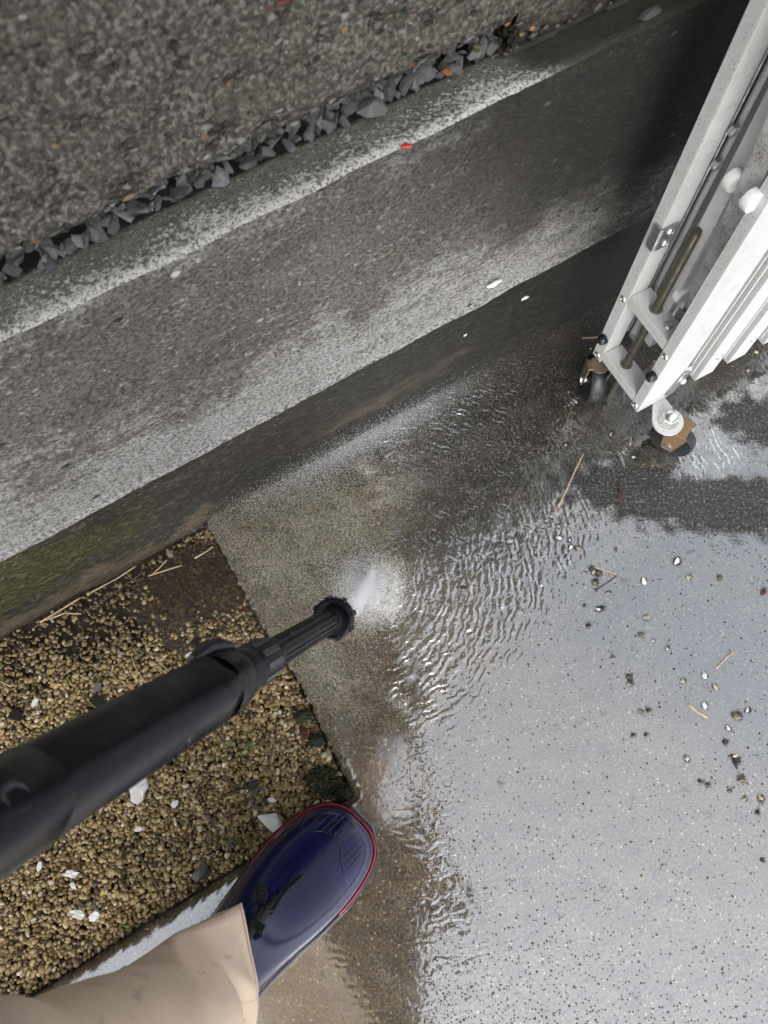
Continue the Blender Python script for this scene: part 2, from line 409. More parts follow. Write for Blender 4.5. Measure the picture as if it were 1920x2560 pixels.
def metal(name, color, rough, nscale=200, rust=0.0):
    b = NB(name); n = b.noise(nscale, 4, .65)
    c = b.mix(b.ma('MULTIPLY', b.step(n, .45, .7), .5), color, tuple(x * .5 for x in color))
    ins = {'Base Color': c, 'Roughness': b.step(n, .3, .7, rough, rough + .2), 'Metallic': 1 - rust, 'Normal': b.bump(n, .1, .0008)}
    return b.done(b.n('ShaderNodeBsdfPrincipled', ins).outputs[0])

def rubber_boot():
    b = NB('wet_navy_rubber')
    n = b.noise(700, 3, .7); n2 = b.noise(35, 4, .6); n3 = b.noise(180, 3, .6)
    c = b.ramp(n2, [(.3, (.001, .0024, .030)), (.7, (.002, .0040, .058))])
    v = b.voro(300); vc = b.n('ShaderNodeSeparateColor', {0: b.voro(300, out='Color')}).outputs[0]
    drop = b.ma('MULTIPLY', b.step(v, .3, .05), b.step(vc, .86, .9))
    h = b.ma('ADD', b.ma('ADD', b.ma('MULTIPLY', n, .35), b.ma('MULTIPLY', n3, .8)), b.ma('MULTIPLY', drop, 1.2))
    return b.done(b.bsdf(c, b.step(n2, .35, .65, .03, .09), b.bump(h, .22, .0009), Specular_IOR_Level=.5, Coat_Weight=.25, Coat_IOR=1.5, Coat_Roughness=.05, Coat_Normal=b.bump(h, .16, .0009)))

def cloth(name, color, wet=0.0):
    b = NB(name)
    wv = b.n('ShaderNodeTexWave', {'Vector': b.co, 'Scale': 420, 'Distortion': 1.5, 'Detail': 2}, wave_type='BANDS', bands_direction='DIAGONAL').outputs['Fac']
    n = b.noise(9, 4, .6); n2 = b.noise(500, 2, .6); n3 = b.noise(38, 3, .55, b.map((1, 2.2, 1)))
    dk = tuple(x * .6 for x in color)
    c = b.mix(b.step(n, .42, .75), color, b.mix(.35, color, dk))
    c = b.mix(b.ma('MULTIPLY', b.step(n3, .6, .7), wet), c, dk)
    c = b.mix(b.ma('MULTIPLY', b.step(n2, .4, .65), .16), c, dk)
    return b.done(b.bsdf(c, .9, b.bump(n2, .35, .0008)))

def spray_mat():
    b = NB('spray_droplets')
    return b.done(b.bsdf((.95, .96, .97), .4))

def puddle_mat():
    b = NB('muddy_puddle')
    n = b.noise(120, 2, .5); nrm = b.bump(n, .5, .004)
    fr = b.n('ShaderNodeFresnel', {'IOR': 1.6, 'Normal': nrm}).outputs[0]
    t = b.n('ShaderNodeBsdfTransparent', {'Color': (.68, .6, .5)}).outputs[0]
    mud = b.bsdf((.075, .055, .035), .5)
    m1 = b.n('ShaderNodeMixShader', {0: .3, 1: t, 2: mud}).outputs[0]
    g = b.n('ShaderNodeBsdfGlossy', {'Roughness': .04, 'Normal': nrm}).outputs[0]
    return b.done(b.n('ShaderNodeMixShader', {0: b.ma('MULTIPLY', fr, 1.5, clamp=True), 1: m1, 2: g}).outputs[0])

M = dict(
    ground=concrete_ground(), film=water_film(), face=wall_face_mat(), footing=footing_mat(), coping=coping_mat(), agg=aggregate_mat(),
    stones=col_mat('embedded_stones', .8, 700, .3), gravel=col_mat('tan_gravel', .42, 1100, .55, .5), slate=slate_mat(),
    darkmoss=plain('black_moss', (.012, .013, .006), .9, 500, .5, bump=1.0),
    unseen_panel=plain('added_dark_panel', (.02, .016, .012), .7, 60, .4, bump=.4),
    mortar=plain('dark_mortar', (.035, .032, .024), .8, 300, .5, bump=.8),
    soil=plain('dark_soil', (.045, .032, .02), .5, 160, .6, (.008, .006, .004), .9),
    gate=gate_mat('painted_aluminium'), gate_dirty=gate_mat('dirty_aluminium', .8),
    steel=metal('bright_steel', (.72, .72, .7), .2), zinc=metal('dull_zinc', (.42, .42, .43), .35), rod=metal('olive_steel', (.105, .1, .07), .4, 120, .4),
    brownzinc=metal('browned_zinc', (.22, .17, .12), .4, 60, .4),
    rust=metal('yellowed_zinc', (.27, .18, .10), .45, 50, .5), nylon=plain('white_nylon', (.8, .8, .79), .4, 200, .05),
    black=plain('black_rubber', (.012, .013, .018), .3, 200, .2), wheel=plain('black_wheel', (.01, .01, .012), .38, 90, .3, bump=.3),
    lance=plain('black_lance_plastic', (.004, .005, .008), .3, 120, .3, (.003, .003, .004), .35, Specular_IOR_Level=.28), lance2=plain('dark_grey_plastic', (.013, .014, .017), .38, 300, .3, bump=.3),
    lance3=plain('scuffed_plastic', (.07, .075, .08), .5, 180, .3),
    boot=rubber_boot(), sole=plain('navy_rand', (.006, .007, .025), .3, 400, .2, bump=.3), red=plain('red_piping', (.62, .02, .03), .3, 300, .1),
    cord=plain('black_cord', (.008, .008, .009), .7, 900, .4, bump=.8),
    trousers=cloth('tan_cotton', (.74, .575, .44), .6), stitch=plain('beige_thread', (.42, .31, .22), .9, 900, .5), jacket=cloth('dark_jacket', (.02, .022, .028)), skin=plain('skin', (.5, .32, .24), .5, 200, .05),
    hair=plain('dark_hair', (.012, .01, .009), .5, 300, .3),
    white=plain('white_flake', (.75, .74, .71), .6, 150, .12, (.3, .28, .25), .4), pale=plain('pale_pebble', (.5, .43, .31), .45, 700, .4, (.06, .04, .02), .4, .25),
    dkpeb=plain('dark_pebble', (.035, .033, .03), .25, 500, .4, bump=.4, rnd=.4), olive=plain('olive_pebble', (.17, .145, .075), .3, 500, .5, (.02, .017, .01), .4),
    redpeb=plain('red_brown_pebble', (.12, .045, .03), .3, 400, .3), straw=plain('straw', (.52, .4, .24), .55, 250, .3, (.12, .07, .03)),
    bark=plain('dark_bark', (.07, .045, .03), .5, 200, .5, (.015, .01, .007), .5), leaf=plain('dead_leaf', (.06, .032, .018), .45, 150, .4, bump=.4),
    green=plain('green_leaf', (.12, .19, .035), .5, 200, .2), petal=plain('red_petal', (.5, .07, .06), .5, 200, .15), yellow=plain('yellow_petal', (.6, .5, .05), .5, 200, .1),
    grey=plain('grey_stone', (.16, .155, .15), .6, 300, .35, bump=.5), orange=plain('rusty_pebble', (.36, .15, .05), .5, 300, .3), puddle=puddle_mat(), spray=spray_mat(),
)

# ------------------------------------------------------------------ ground
g0 = mesh('ground', [(-120, -120, -.03), (120, -120, -.03), (120, 120, -.03), (-120, 120, -.03)], [(0, 1, 2, 3)], M['soil'])
tag(g0, kind='structure')

CORNER = at(885, 1990)[:2]; CREASE = at(536, 1338)[:2]
d1 = (CREASE - CORNER); far_edge = at(191, 2423)[:2]; d2 = (far_edge - CORNER)
# gravel bed: between the wall and the two concrete edges
bed_edge_a = [tuple(CORNER), tuple(at(741, 1690)[:2]), tuple(at(670, 1589)[:2]), tuple(CREASE)]
wall_l = U[:2] * -1.6 + NV[:2] * (WD + .05); wall_c = CREASE + NV[:2] * .06
BED = bed_edge_a + [tuple(wall_c), tuple(wall_l), tuple(CORNER + d2 * 3.6), tuple(far_edge)]

STEP = .004
xs = np.arange(-1.0, 1.35, STEP); ys = np.arange(-.75, 1.15, STEP)
gx, gy = np.meshgrid(xs, ys); nx_, ny_ = len(xs), len(ys)
px_, py_ = gx.ravel().copy(), gy.ravel().copy()
dist, qx, qy = segdist(px_, py_, BED)
inside = inpoly(px_, py_, BED)
near = dist < STEP * .75
wob = .0016 * fbm2(px_, py_, 45, 3)
px_ = np.where(near, qx + wob, px_); py_ = np.where(near, qy + wob, py_)
ids = np.arange(nx_ * ny_).reshape(ny_, nx_)
quads = np.stack([ids[:-1, :-1], ids[:-1, 1:], ids[1:, 1:], ids[1:, :-1]], -1).reshape(-1, 4)
inn = inside & ~near
ctr_in = inpoly(px_[quads].mean(1), py_[quads].mean(1), BED)
behind = (px_[quads].mean(1) * NV[0] + py_[quads].mean(1) * NV[1]) > WD + .03
quads = quads[~(inn[quads].any(1) | ctr_in | behind)]
used = np.unique(quads); remap = -np.ones(nx_ * ny_, int); remap[used] = np.arange(len(used))
X, Y = px_[used], py_[used]; quads = remap[quads]
edge_d = dist[used]
Z = .0012 * fbm2(X, Y, 6, 5) - .004 * smooth(.006, 0, edge_d) * (1 + .5 * fbm2(X, Y, 60, 8))
PX, PY = to_px(np.stack([X, Y, Z * 0], 1))
# --- where the concrete is washed clean, dark with algae, rough
jx, jy = 925, 1475
clean = .9 * gauss(PX, PY, 700, 1440, 230, 190, 25) + .9 * gauss(PX, PY, 930, 1245, 210, 95, -32) + 1.0 * smooth(115, 70, np.hypot((PX - jx) * 1.0, PY - jy)) + .75 * gauss(PX, PY, 800, 1690, 100, 130, -20)
clean = np.clip(clean + .12 * fbm2(X, Y, 14, 11), 0, 1) * smooth(1230, 900, PX + (PY - 1250) * -.25)
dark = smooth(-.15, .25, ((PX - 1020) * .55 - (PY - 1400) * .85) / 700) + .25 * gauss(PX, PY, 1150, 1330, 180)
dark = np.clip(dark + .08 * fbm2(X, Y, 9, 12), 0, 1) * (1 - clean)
asph = np.maximum(gauss(PX, PY, 1640, 1235, 230, 75, 8), .95 * gauss(PX, PY, 1880, 1060, 110, 70)) + gauss(PX, PY, 1900, 1270, 130, 60)
asph = np.clip(1.35 * asph + .15 * fbm2(X, Y, 25, 13), 0, 1)
dark = np.clip(np.maximum(dark, asph * .8), 0, 1)
grit = .06 + .55 * smooth(2100, 2560, PY + (1100 - PX) * .35) + .55 * gauss(PX, PY, 1050, 2100, 110, 420, -4) + .4 * gauss(PX, PY, 1780, 1330, 260, 45, 6)
grit = np.clip(grit + .10 * smooth(1900, 2350, PY), .05, 1) * smooth(930, 1090, PX + 25 * fbm2(X, Y, 14, 23))
foam = np.clip(smooth(95, 20, np.hypot(PX - jx - 6, PY - jy)) * (.75 + .3 * fbm2(X, Y, 55, 26)) + .35 * gauss(PX, PY, 930, 1090, 230, 22, -29), 0, 1)
sheet_attrs = dict(foam=foam, dark=dark, clean=clean, rough=asph, grit=grit)
V = np.stack([X, Y, Z], 1)
# skirt under the broken edge next to the gravel
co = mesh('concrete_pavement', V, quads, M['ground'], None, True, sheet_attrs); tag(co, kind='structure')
bm = bmesh.new(); bm.from_mesh(co.data)
be = [e for e in bm.edges if e.is_boundary]
r = bmesh.ops.extrude_edge_only(bm, edges=be)
for v in [g for g in r['geom'] if isinstance(g, bmesh.types.BMVert)]: v.co.z = -.045
bm.to_mesh(co.data); bm.free()

# --- loose pebbles: where they lie (photograph pixels), how wide, which kind
def z5(x, y): return 1400 + x * .3165, 1300 + y * .3165
def z6(x, y): return 1420 + x * .217, 780 + y * .217
items = [(z5(85, 218), 11, 'white'), (z5(143, 225), 11, 'pale'), (z5(38, 290), 7, 'redpeb'), (z5(435, 235), 7, 'redpeb'), (z5(190, 420), 7, 'white'), (z5(265, 410), 11, 'pale'), (z5(310, 425), 12, 'olive'), (z5(250, 385), 11, 'dkpeb'),
         (z5(270, 495), 10, 'olive'), (z5(660, 482), 13, 'white'), (z5(1015, 452), 11, 'pale'), (z5(1258, 457), 12, 'olive'), (z5(1605, 568), 12, 'redpeb'), (z5(380, 578), 7, 'pale'), (z5(192, 680), 6, 'dkpeb'), (z5(300, 706), 9, 'white'),
         (z5(345, 700), 6, 'dkpeb'), (z5(222, 835), 11, 'dkpeb'), (z5(682, 772), 14, 'pale'), (z5(635, 903), 11, 'olive'), (z5(735, 955), 6, 'pale'), (z5(845, 1015), 7, 'white'), (z5(415, 1085), 6, 'redpeb'), (z5(545, 1240), 12, 'dkpeb'),
         (z5(545, 1297), 11, 'pale'), (z5(970, 1270), 10, 'pale'), (z5(1140, 1225), 12, 'white'), (z5(1225, 1320), 11, 'pale'), (z5(1140, 1462), 14, 'white'), (z5(1480, 1500), 11, 'white'), (z5(1325, 1640), 10, 'white'),
         (z5(1302, 1752), 11, 'dkpeb'), (z5(1430, 2045), 12, 'olive'), (z5(630, 1512), 8, 'pale'), (z5(697, 1500), 9, 'dkpeb'), (z5(580, 1698), 8, 'dkpeb'), (z5(675, 1698), 7, 'dkpeb'), (z5(1000, 1888), 9, 'white'), (z5(1335, 2135), 7, 'olive'),
         (z5(1100, 2060), 8, 'dkpeb'), (z5(1165, 2090), 8, 'dkpeb'), (z5(1455, 2200), 9, 'pale'), (z5(1580, 2190), 11, 'pale'), (z6(230, 942), 9, 'white'), (z6(260, 415), 8, 'pale'), (z6(495, 1405), 9, 'pale'), (z6(755, 1670), 8, 'white'),
         (z6(10, 920), 8, 'redpeb'), (z6(1000, 570), 7, 'pale'), (z6(200, 265), 7, 'redpeb'), (z6(345, 320), 7, 'redpeb'), ((1414, 1113), 9, 'pale'), ((1397, 1316), 8, 'white'), ((1398, 1345), 10, 'white'), ((1424, 1350), 6, 'white'), ((1890, 880), 9, 'pale'), ((1870, 925), 10, 'pale'),
         ((1893, 2030), 9, 'dkpeb'), ((1905, 2150), 9, 'dkpeb')]
# --- film of water lying on the concrete
filmv = np.ones_like(X)
wn_ = 30 * fbm2(X, Y, 16, 21) + 14 * fbm2(X, Y, 60, 22)
washed = np.clip(1.05 * smooth(1060, 930, PX + wn_ + (PY - 1480) * -.12) * smooth(1960, 1820, PY + (PX - 900) * .3), 0, 1)
thin = np.maximum(washed, .5 * smooth(.185, .26, X * NV[0] + Y * NV[1]))
filmv -= 1.1 * asph
filmv += .5 * gauss(PX, PY, 1790, 1130, 160, 55, -35)
filmv -= 1.2 * smooth(.013, .004, edge_d + .002 * fbm2(X, Y, 70, 24))
for (x_, y_), d_, k_ in items:                  # water drawn up round each pebble leaves a dark collar
    q_ = at(x_, y_); filmv -= .95 * np.exp(-((X - q_[0]) ** 2 + (Y - q_[1]) ** 2) / (.0021 + d_ * .00024) ** 2)
for x_, y_, r_ in (z5(920, 327) + (.006,), z5(1397, 1548) + (.0066,), z5(1390, 1900) + (.0058,)):
    q_ = at(x_, y_); filmv -= 1.3 * np.exp(-((X - q_[0]) ** 2 + (Y - q_[1]) ** 2) / r_ ** 2)
turb = .10 + 1.0 * gauss(PX, PY, 1130, 1480, 210, 170, -30) + .9 * gauss(PX, PY, 1330, 1370, 170, 90, -30) + .75 * gauss(PX, PY, 1050, 1080, 300, 70, -32) + .8 * gauss(PX, PY, 1790, 1140, 160, 80, -40) \
    + .5 * gauss(PX, PY, 1010, 1700, 120, 160, 10) + .25 * gauss(PX, PY, 1090, 2080, 60, 300, -5) + .35 * gauss(PX, PY, 1350, 1130, 250, 150)
turb = np.clip(turb, 0, 1) * (1 - .9 * smooth(1790, 1850, PY) * smooth(1060, 960, PX))
VF = V.copy(); VF[:, 2] = .0024 - .003 * smooth(.006, 0, edge_d)
flo = mesh('water_film', VF, quads, M['film'], None, True, dict(film=filmv, turb=turb, grit=grit, thin=np.clip(thin, 0, 1))); tag(flo, kind='structure')

# ------------------------------------------------------------------ gravel bed
bx = np.array(BED); sl = [(x, y, -.022) for x, y in BED]
so = mesh('soil_bed', sl, [tuple(range(len(sl)))], M['soil']); tag(so, kind='structure')
def bed_points(n, seed, margin=.004):
    r_ = np.random.default_rng(seed); P = np.stack([r_.uniform(-1.15, .0, n * 4), r_.uniform(-.75, .42, n * 4)], 1)
    ok = inpoly(P[:, 0], P[:, 1], BED) & (P @ NV[:2] < WD - .003) & (segdist(P[:, 0], P[:, 1], BED)[0] > margin)
    qx_, qy_ = to_px(np.c_[P, np.zeros(len(P))])
    ok &= (qx_ > -1000) & (qx_ < 960) & (qy_ < 3300)
    return P[ok]
P = bed_points(61000, 21)
gpx, gpy = to_px(np.c_[P, np.zeros(len(P))])
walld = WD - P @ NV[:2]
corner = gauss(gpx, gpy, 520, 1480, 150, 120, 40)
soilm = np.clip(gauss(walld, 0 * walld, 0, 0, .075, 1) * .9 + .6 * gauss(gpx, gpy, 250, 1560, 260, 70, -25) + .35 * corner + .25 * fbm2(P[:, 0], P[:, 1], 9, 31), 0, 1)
keep = rng.uniform(size=len(P)) > soilm * .82
keep &= ~(((gpx < -60) | (gpy > 2640)) & (rng.uniform(size=len(P)) > .62))
P, gpx, gpy, soilm = P[keep], gpx[keep], gpy[keep], soilm[keep]
far = (gpx < -60) | (gpy > 2640); order = np.argsort(far, kind='stable'); P, gpx, gpy, soilm, far = P[order], gpx[order], gpy[order], soilm[order], far[order]; nn_ = int((~far).sum())
n = len(P)
sz = rng.lognormal(math.log(.00212), .25, n)
S = np.stack([sz * rng.uniform(.95, 1.5, n), sz * rng.uniform(.8, 1.1, n), sz * rng.uniform(.55, .9, n)], 1)
zl = -.0205 + .009 * rng.uniform(size=n) + .003 * fbm2(P[:, 0], P[:, 1], 7, 33) - .006 * gauss(gpx, gpy, 520, 1470, 150, 110, 40)
pal = np.array([(.42, .30, .13), (.31, .215, .09), (.52, .40, .21), (.22, .15, .065), (.37, .27, .14), (.12, .085, .045), (.66, .57, .41), (.05, .04, .03)])
ci = rng.choice(8, n, p=[.23, .19, .15, .13, .12, .07, .06, .05])
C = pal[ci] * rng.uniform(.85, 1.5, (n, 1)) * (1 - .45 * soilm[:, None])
yaw = rng.uniform(0, 6.283, n); cz, sz_ = np.cos(yaw), np.sin(yaw); o0 = np.zeros(n)
Rz_ = np.stack([cz, -sz_, o0, sz_, cz, o0, o0, o0, o0 + 1], 1).reshape(n, 3, 3)
tl = rng.normal(0, .35, n); ct, st_ = np.cos(tl), np.sin(tl)
Rx_ = np.stack([o0 + 1, o0, o0, o0, ct, -st_, o0, st_, ct], 1).reshape(n, 3, 3)
RR = np.einsum('nij,njk->nik', Rz_, Rx_); Pz = np.c_[P, zl]
Vg, Fg, Cg = scatter(Pz[:nn_], S[:nn_], C[:nn_], ICO2, rng, .07, RR[:nn_])
V2, F2, C2 = scatter(Pz[nn_:], S[nn_:] * 1.3, C[nn_:], ICO1, rng, .1, RR[nn_:])
Fg = np.concatenate([Fg, F2 + len(Vg)]); Vg = np.concatenate([Vg, V2]); Cg = np.concatenate([Cg, C2])
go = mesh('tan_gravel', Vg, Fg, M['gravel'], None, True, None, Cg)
tag(go, 'tan gravel filling the bed between the wall footing and the concrete', 'gravel', kind='stuff')
# puddle standing in the corner of the bed
pud = [at(x, y, -.012)[:2] for x, y in [(330, 1470), (400, 1405), (470, 1365), (540, 1345), (600, 1440), (668, 1585), (640, 1650), (560, 1660), (450, 1640), (370, 1590), (320, 1530)]]
po = mesh('puddle', [(x, y, -.0125) for x, y in pud], [tuple(range(len(pud)))], M['puddle']); tag(po, kind='structure')

# ------------------------------------------------------------------ retaining wall (frame: x along the wall, y away from the yard)
wall = empty('retaining_wall', (0, 0, 0), WANG)
tag(wall, 'low grey concrete retaining wall with a dark wet footing and pale stained top edge', 'wall')
def sheet(name, s0, s1, prof, m, parent, attr_fn, ds=.005):
    """Sweeps a profile [(y, z), ...] along x as a fine grid; attr_fn(s, t, px, py) gives the stains and painted shade."""
    S_ = np.arange(s0, s1 + 1e-6, ds); pts = []
    for (a, b_) in zip(prof[:-1], prof[1:]):
        k = max(1, int(math.hypot(b_[0] - a[0], b_[1] - a[1]) / ds))
        for i in range(k): pts.append((a[0] + (b_[0] - a[0]) * i / k, a[1] + (b_[1] - a[1]) * i / k))
    pts.append(prof[-1]); pts = np.array(pts)
    s, j = np.meshgrid(S_, np.arange(len(pts)))
    y = pts[j, 0]; z = pts[j, 1]
    wv = .0007 * fbm2(s, (z + y) * 1.7, 7, 40) + .00025 * fbm2(s, z + y * 1.1, 60, 41, 2)
    V_ = np.stack([s, y + wv * .9, z + wv * .6], -1).reshape(-1, 3)
    ids_ = np.arange(s.size).reshape(s.shape)
    q = np.stack([ids_[:-1, :-1], ids_[:-1, 1:], ids_[1:, 1:], ids_[1:, :-1]], -1).reshape(-1, 4)
    W_ = V_[:, :1] * U + V_[:, 1:2] * NV + V_[:, 2:] * np.array([0, 0, 1])
    a_ = attr_fn(V_[:, 0], V_[:, 1], V_[:, 2], *to_px(W_))
    return mesh(name, V_, q, m, parent, True, a_)
ZF, ZA = .197, .486                             # top of footing, top arris
def face_attr(s, y, z, px, py):
    e = .012 * fbm2(s, z, 5, 50)
    low = smooth(.17, .03, z - ZF + e * 1.8) * smooth(-.1, .02, z - ZF + .1)
    pale = .95 * low * smooth(.62, .42, s) + .35 * low * smooth(.4, .6, s) + .4 * smooth(.035, .0, ZA - z + e * 2) * smooth(.52, .36, s)
    pale = pale + .5 * gauss(s, z, -.27, .33, .12, .1)
    dk = smooth(.16, .60, s + (z - .3) * .5) * (1 - .5 * low)  # darker to the right: wet and dirt, plus gate shade put into the colour
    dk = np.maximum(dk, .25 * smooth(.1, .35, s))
    return dict(pale=pale, dark=dk, warm=np.clip(.4 + .5 * fbm2(s, z, 6, 51), 0, 1))
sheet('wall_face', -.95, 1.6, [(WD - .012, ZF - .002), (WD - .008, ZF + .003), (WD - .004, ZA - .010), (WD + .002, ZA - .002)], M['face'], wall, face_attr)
def cop_attr(s, y, z, px, py):
    t = (y - WD) / .055
    return dict(pale=(.62 * smooth(.9, .0, t + .15 * fbm2(s, t * .1, 9, 61)) + .17) * smooth(.5, .38, s) + .2 * smooth(.25, 0, t), dark=smooth(.38, .46, s) * (.55 + .45 * smooth(.0, .35, t)) + .5 * smooth(.42, .6, s))
sheet('coping', -.95, 1.6, [(WD + .002, ZA - .002), (WD + .008, ZA), (WD + .061, ZA - .010), (WD + .066, ZA - .045)], M['coping'], wall, cop_attr)
def foot_attr(s, y, z, px, py):
    e = fbm2(s, z * 2, 6, 60)
    moss = .85 * gauss(s, z, -.26, .10, .20, .06) + .35 * smooth(.05, -.3, s) * smooth(.02, .1, z) + .1 * e
    tan_ = .8 * smooth(.075, .01, z + .012 * e) * smooth(.12, -.06, s) + .75 * gauss(s, z, .23, .07, .16, .03) + .35 * gauss(s, z, .47, .16, .09, .05) + .25 * gauss(s, z, .38, .08, .1, .05)
    wet = smooth(-.05, .4, s) * .75 + .25 * smooth(.4, .65, s)
    return dict(moss=moss, tan=tan_, wet=np.clip(wet, 0, 1))
sheet('footing', -.95, 1.6, [(WD + .003, -.03), (WD, .004), (WD, ZF - .004), (WD - .004, ZF)], M['footing'], wall, foot_attr)
mb = MB(); mb.box((2.5, .05, .2), (.33, WD + .055, .1)); mb.box((2.5, .05, .26), (.33, WD + .029, .334)); mb.build('wall_core', M['face'], wall)

# upper wall: rough exposed aggregate, standing on the low wall over a slot packed with slate
SB = .418                                       # where the slot ends
YF = WD + .043
ZL, ZR = .512, .484
upper = empty('aggregate_wall', (0, 0, 0), WANG)
tag(upper, 'tall rough exposed aggregate concrete wall rising above the strip of slate chips', 'wall')
def agg_attr(s, y, z, px, py): return dict(dark=np.clip(np.maximum(smooth(.30, .6, s + (.5 - z) * .3) * .97, .9 * smooth(.80, 1.0, z + .03 * fbm2(s, z, 8, 72))), 0, 1))  # upper band painted dark to dim its reflection in the water
def agg_sheet(name, s0, s1, z0, z1, ds):
    S_ = np.arange(s0, s1 + 1e-6, ds); Zs = np.arange(z0, z1 + 1e-6, ds); s, z = np.meshgrid(S_, Zs)
    rel = .0022 * fbm2(s, z, 22, 70) + .0012 * fbm2(s, z, 60, 71)
    bulge = .006 * np.exp(-((s - SB) / .03) ** 2 - ((z - ZR) / .03) ** 2) + .010 * smooth(.012, 0, z - z0)
    V_ = np.stack([s, YF + rel + bulge * .6, z], -1).reshape(-1, 3)
    ids_ = np.arange(s.size).reshape(s.shape); q = np.stack([ids_[:-1, :-1], ids_[:-1, 1:], ids_[1:, 1:], ids_[1:, :-1]], -1).reshape(-1, 4)
    return mesh(name, V_, q, M['agg'], upper, True, agg_attr(V_[:, 0], 0, V_[:, 2], 0, 0))
agg_sheet('rough_face', -.95, SB, ZL, 1.2, .006)
agg_sheet('rough_face', SB, 1.6, ZR, 1.2, .006)
mb = MB(); mb.box((2.55, .13, 2.0), (.325, YF + .082, ZL + 1.012))
mb.build('wall_core', M['agg'], upper)
mb = MB(); mb.box((1.2, .12, .06), (SB + .604, YF + .072, ZR + .0325), bev=.004); mb.build('wall_toe', M['agg'], upper)
for i_ in range(17):                            # added cladding above, out of view, darkens the reflection in the wet ground
    mb = MB(); mb.box((.146, .02, 1.26), (-.875 + i_ * .15, YF + .008, 1.83), bev=.003); mb.build('added_board', M['unseen_panel'], upper)
mb = MB(); mb.box((2.55, .11, 1.26), (.325, YF + .078, 1.83)); mb.build('wall_top', M['unseen_panel'], upper)
# stones proud of the face, the far too many ones as one part
ns = 5200
s_ = rng.uniform(-.2, .95, ns); z_ = rng.uniform(0, 1, ns) ** 1.3 * .42 + np.where(s_ < SB, ZL, ZR) + .003
cs = np.array([(.11, .106, .095), (.055, .051, .045), (.22, .213, .195), (.026, .024, .022), (.22, .105, .04), (.20, .14, .07), (.12, .045, .028)])
cc = cs[rng.choice(7, ns, p=[.33, .26, .16, .21, .012, .02, .008])] * rng.uniform(.7, 1.25, (ns, 1)) * (1 - .75 * smooth(.35, .62, s_))[:, None]
sz = np.clip(rng.lognormal(math.log(.0024), .33, ns), .0009, .0034)
Sx = np.stack([sz * rng.uniform(1, 2.1, ns), sz * .35, sz * rng.uniform(.7, 1.1, ns)], 1)
Va, Fa, Ca = scatter(np.stack([s_, np.full(ns, YF + .0008), z_], 1), Sx, cc, ICO1, rng, .3, np.tile(np.eye(3), (ns, 1, 1)))
ag = mesh('embedded_stones', Va, Fa, M['stones'], upper, True, None, Ca); ag['kind'] = 'stuff'
# pebbles showing in the broken end of the toe, mortar under it
for i in range(8):
    mb = MB(); rr = random.uniform(.0022, .0036)
    bmesh.ops.create_icosphere(mb.bm, subdivisions=1, radius=rr)
    o = mb.build('pebble', random.choice([M['orange'], M['olive'], M['orange'], M['pale'], M['grey']]), upper, True)
    o.location = (SB + random.uniform(-.003, .016), YF + random.uniform(-.006, .014), ZR + random.uniform(-.002, .026)); o.scale = (1.2, .9, .8)
for i in range(60):
    if i == 0: mb = MB()
    rr = random.uniform(.0015, .0035); q_ = bmesh.ops.create_icosphere(mb.bm, subdivisions=1, radius=rr)
    bmesh.ops.translate(mb.bm, vec=(SB + random.gauss(.001, .0025), YF + random.uniform(-.003, .03), ZR + random.uniform(0, .03)), verts=q_['verts'])
mb.build('moss', M['darkmoss'], upper, True)  # moss lumps, made near black to carry the notch's recess shade
mb = MB()
for i in range(30):
    mb.box((random.uniform(.045, .06), .022, .006), (SB + .025 + i * .038, YF + .012 + random.uniform(-.002, .003), ZR - .0035 + random.uniform(-.0008, .0008)), Matrix.Rotation(random.uniform(-.05, .05), 3, 'Z'), bev=.0025)
mb.build('mortar_bed', M['mortar'], upper)

def stone_mesh(name, m, k=14, flat=.6, seed=0, round_=False):
    r_ = random.Random(seed); bm = bmesh.new()
    for i in range(k):
        v = Vector((r_.gauss(0, 1), r_.gauss(0, 1), r_.gauss(0, 1))).normalized() * r_.uniform(.8, 1.0)
        bm.verts.new((v.x * 1.25, v.y * .85, v.z * flat))
    h = bmesh.ops.convex_hull(bm, input=bm.verts)
    bmesh.ops.delete(bm, geom=[g for g in h['geom_interior'] if isinstance(g, bmesh.types.BMVert)], context='VERTS')
    if round_:
        bmesh.ops.bevel(bm, geom=list(bm.edges), offset=.10, segments=1, affect='EDGES', clamp_overlap=True)
    bmesh.ops.recalc_face_normals(bm, faces=bm.faces)
    me = bpy.data.meshes.new(name); bm.to_mesh(me); bm.free(); me.materials.append(m)
    return me
def place(name, me, loc, sc_, rot, label, cat, group=None, parent=None):
    o = bpy.data.objects.new(name, me); COL.objects.link(o); o.location = loc
    o.scale = (sc_, sc_, sc_) if not hasattr(sc_, '__len__') else sc_
    o.rotation_euler = rot; tag(o, label, cat, group)
    if parent: o.parent = parent
    return o
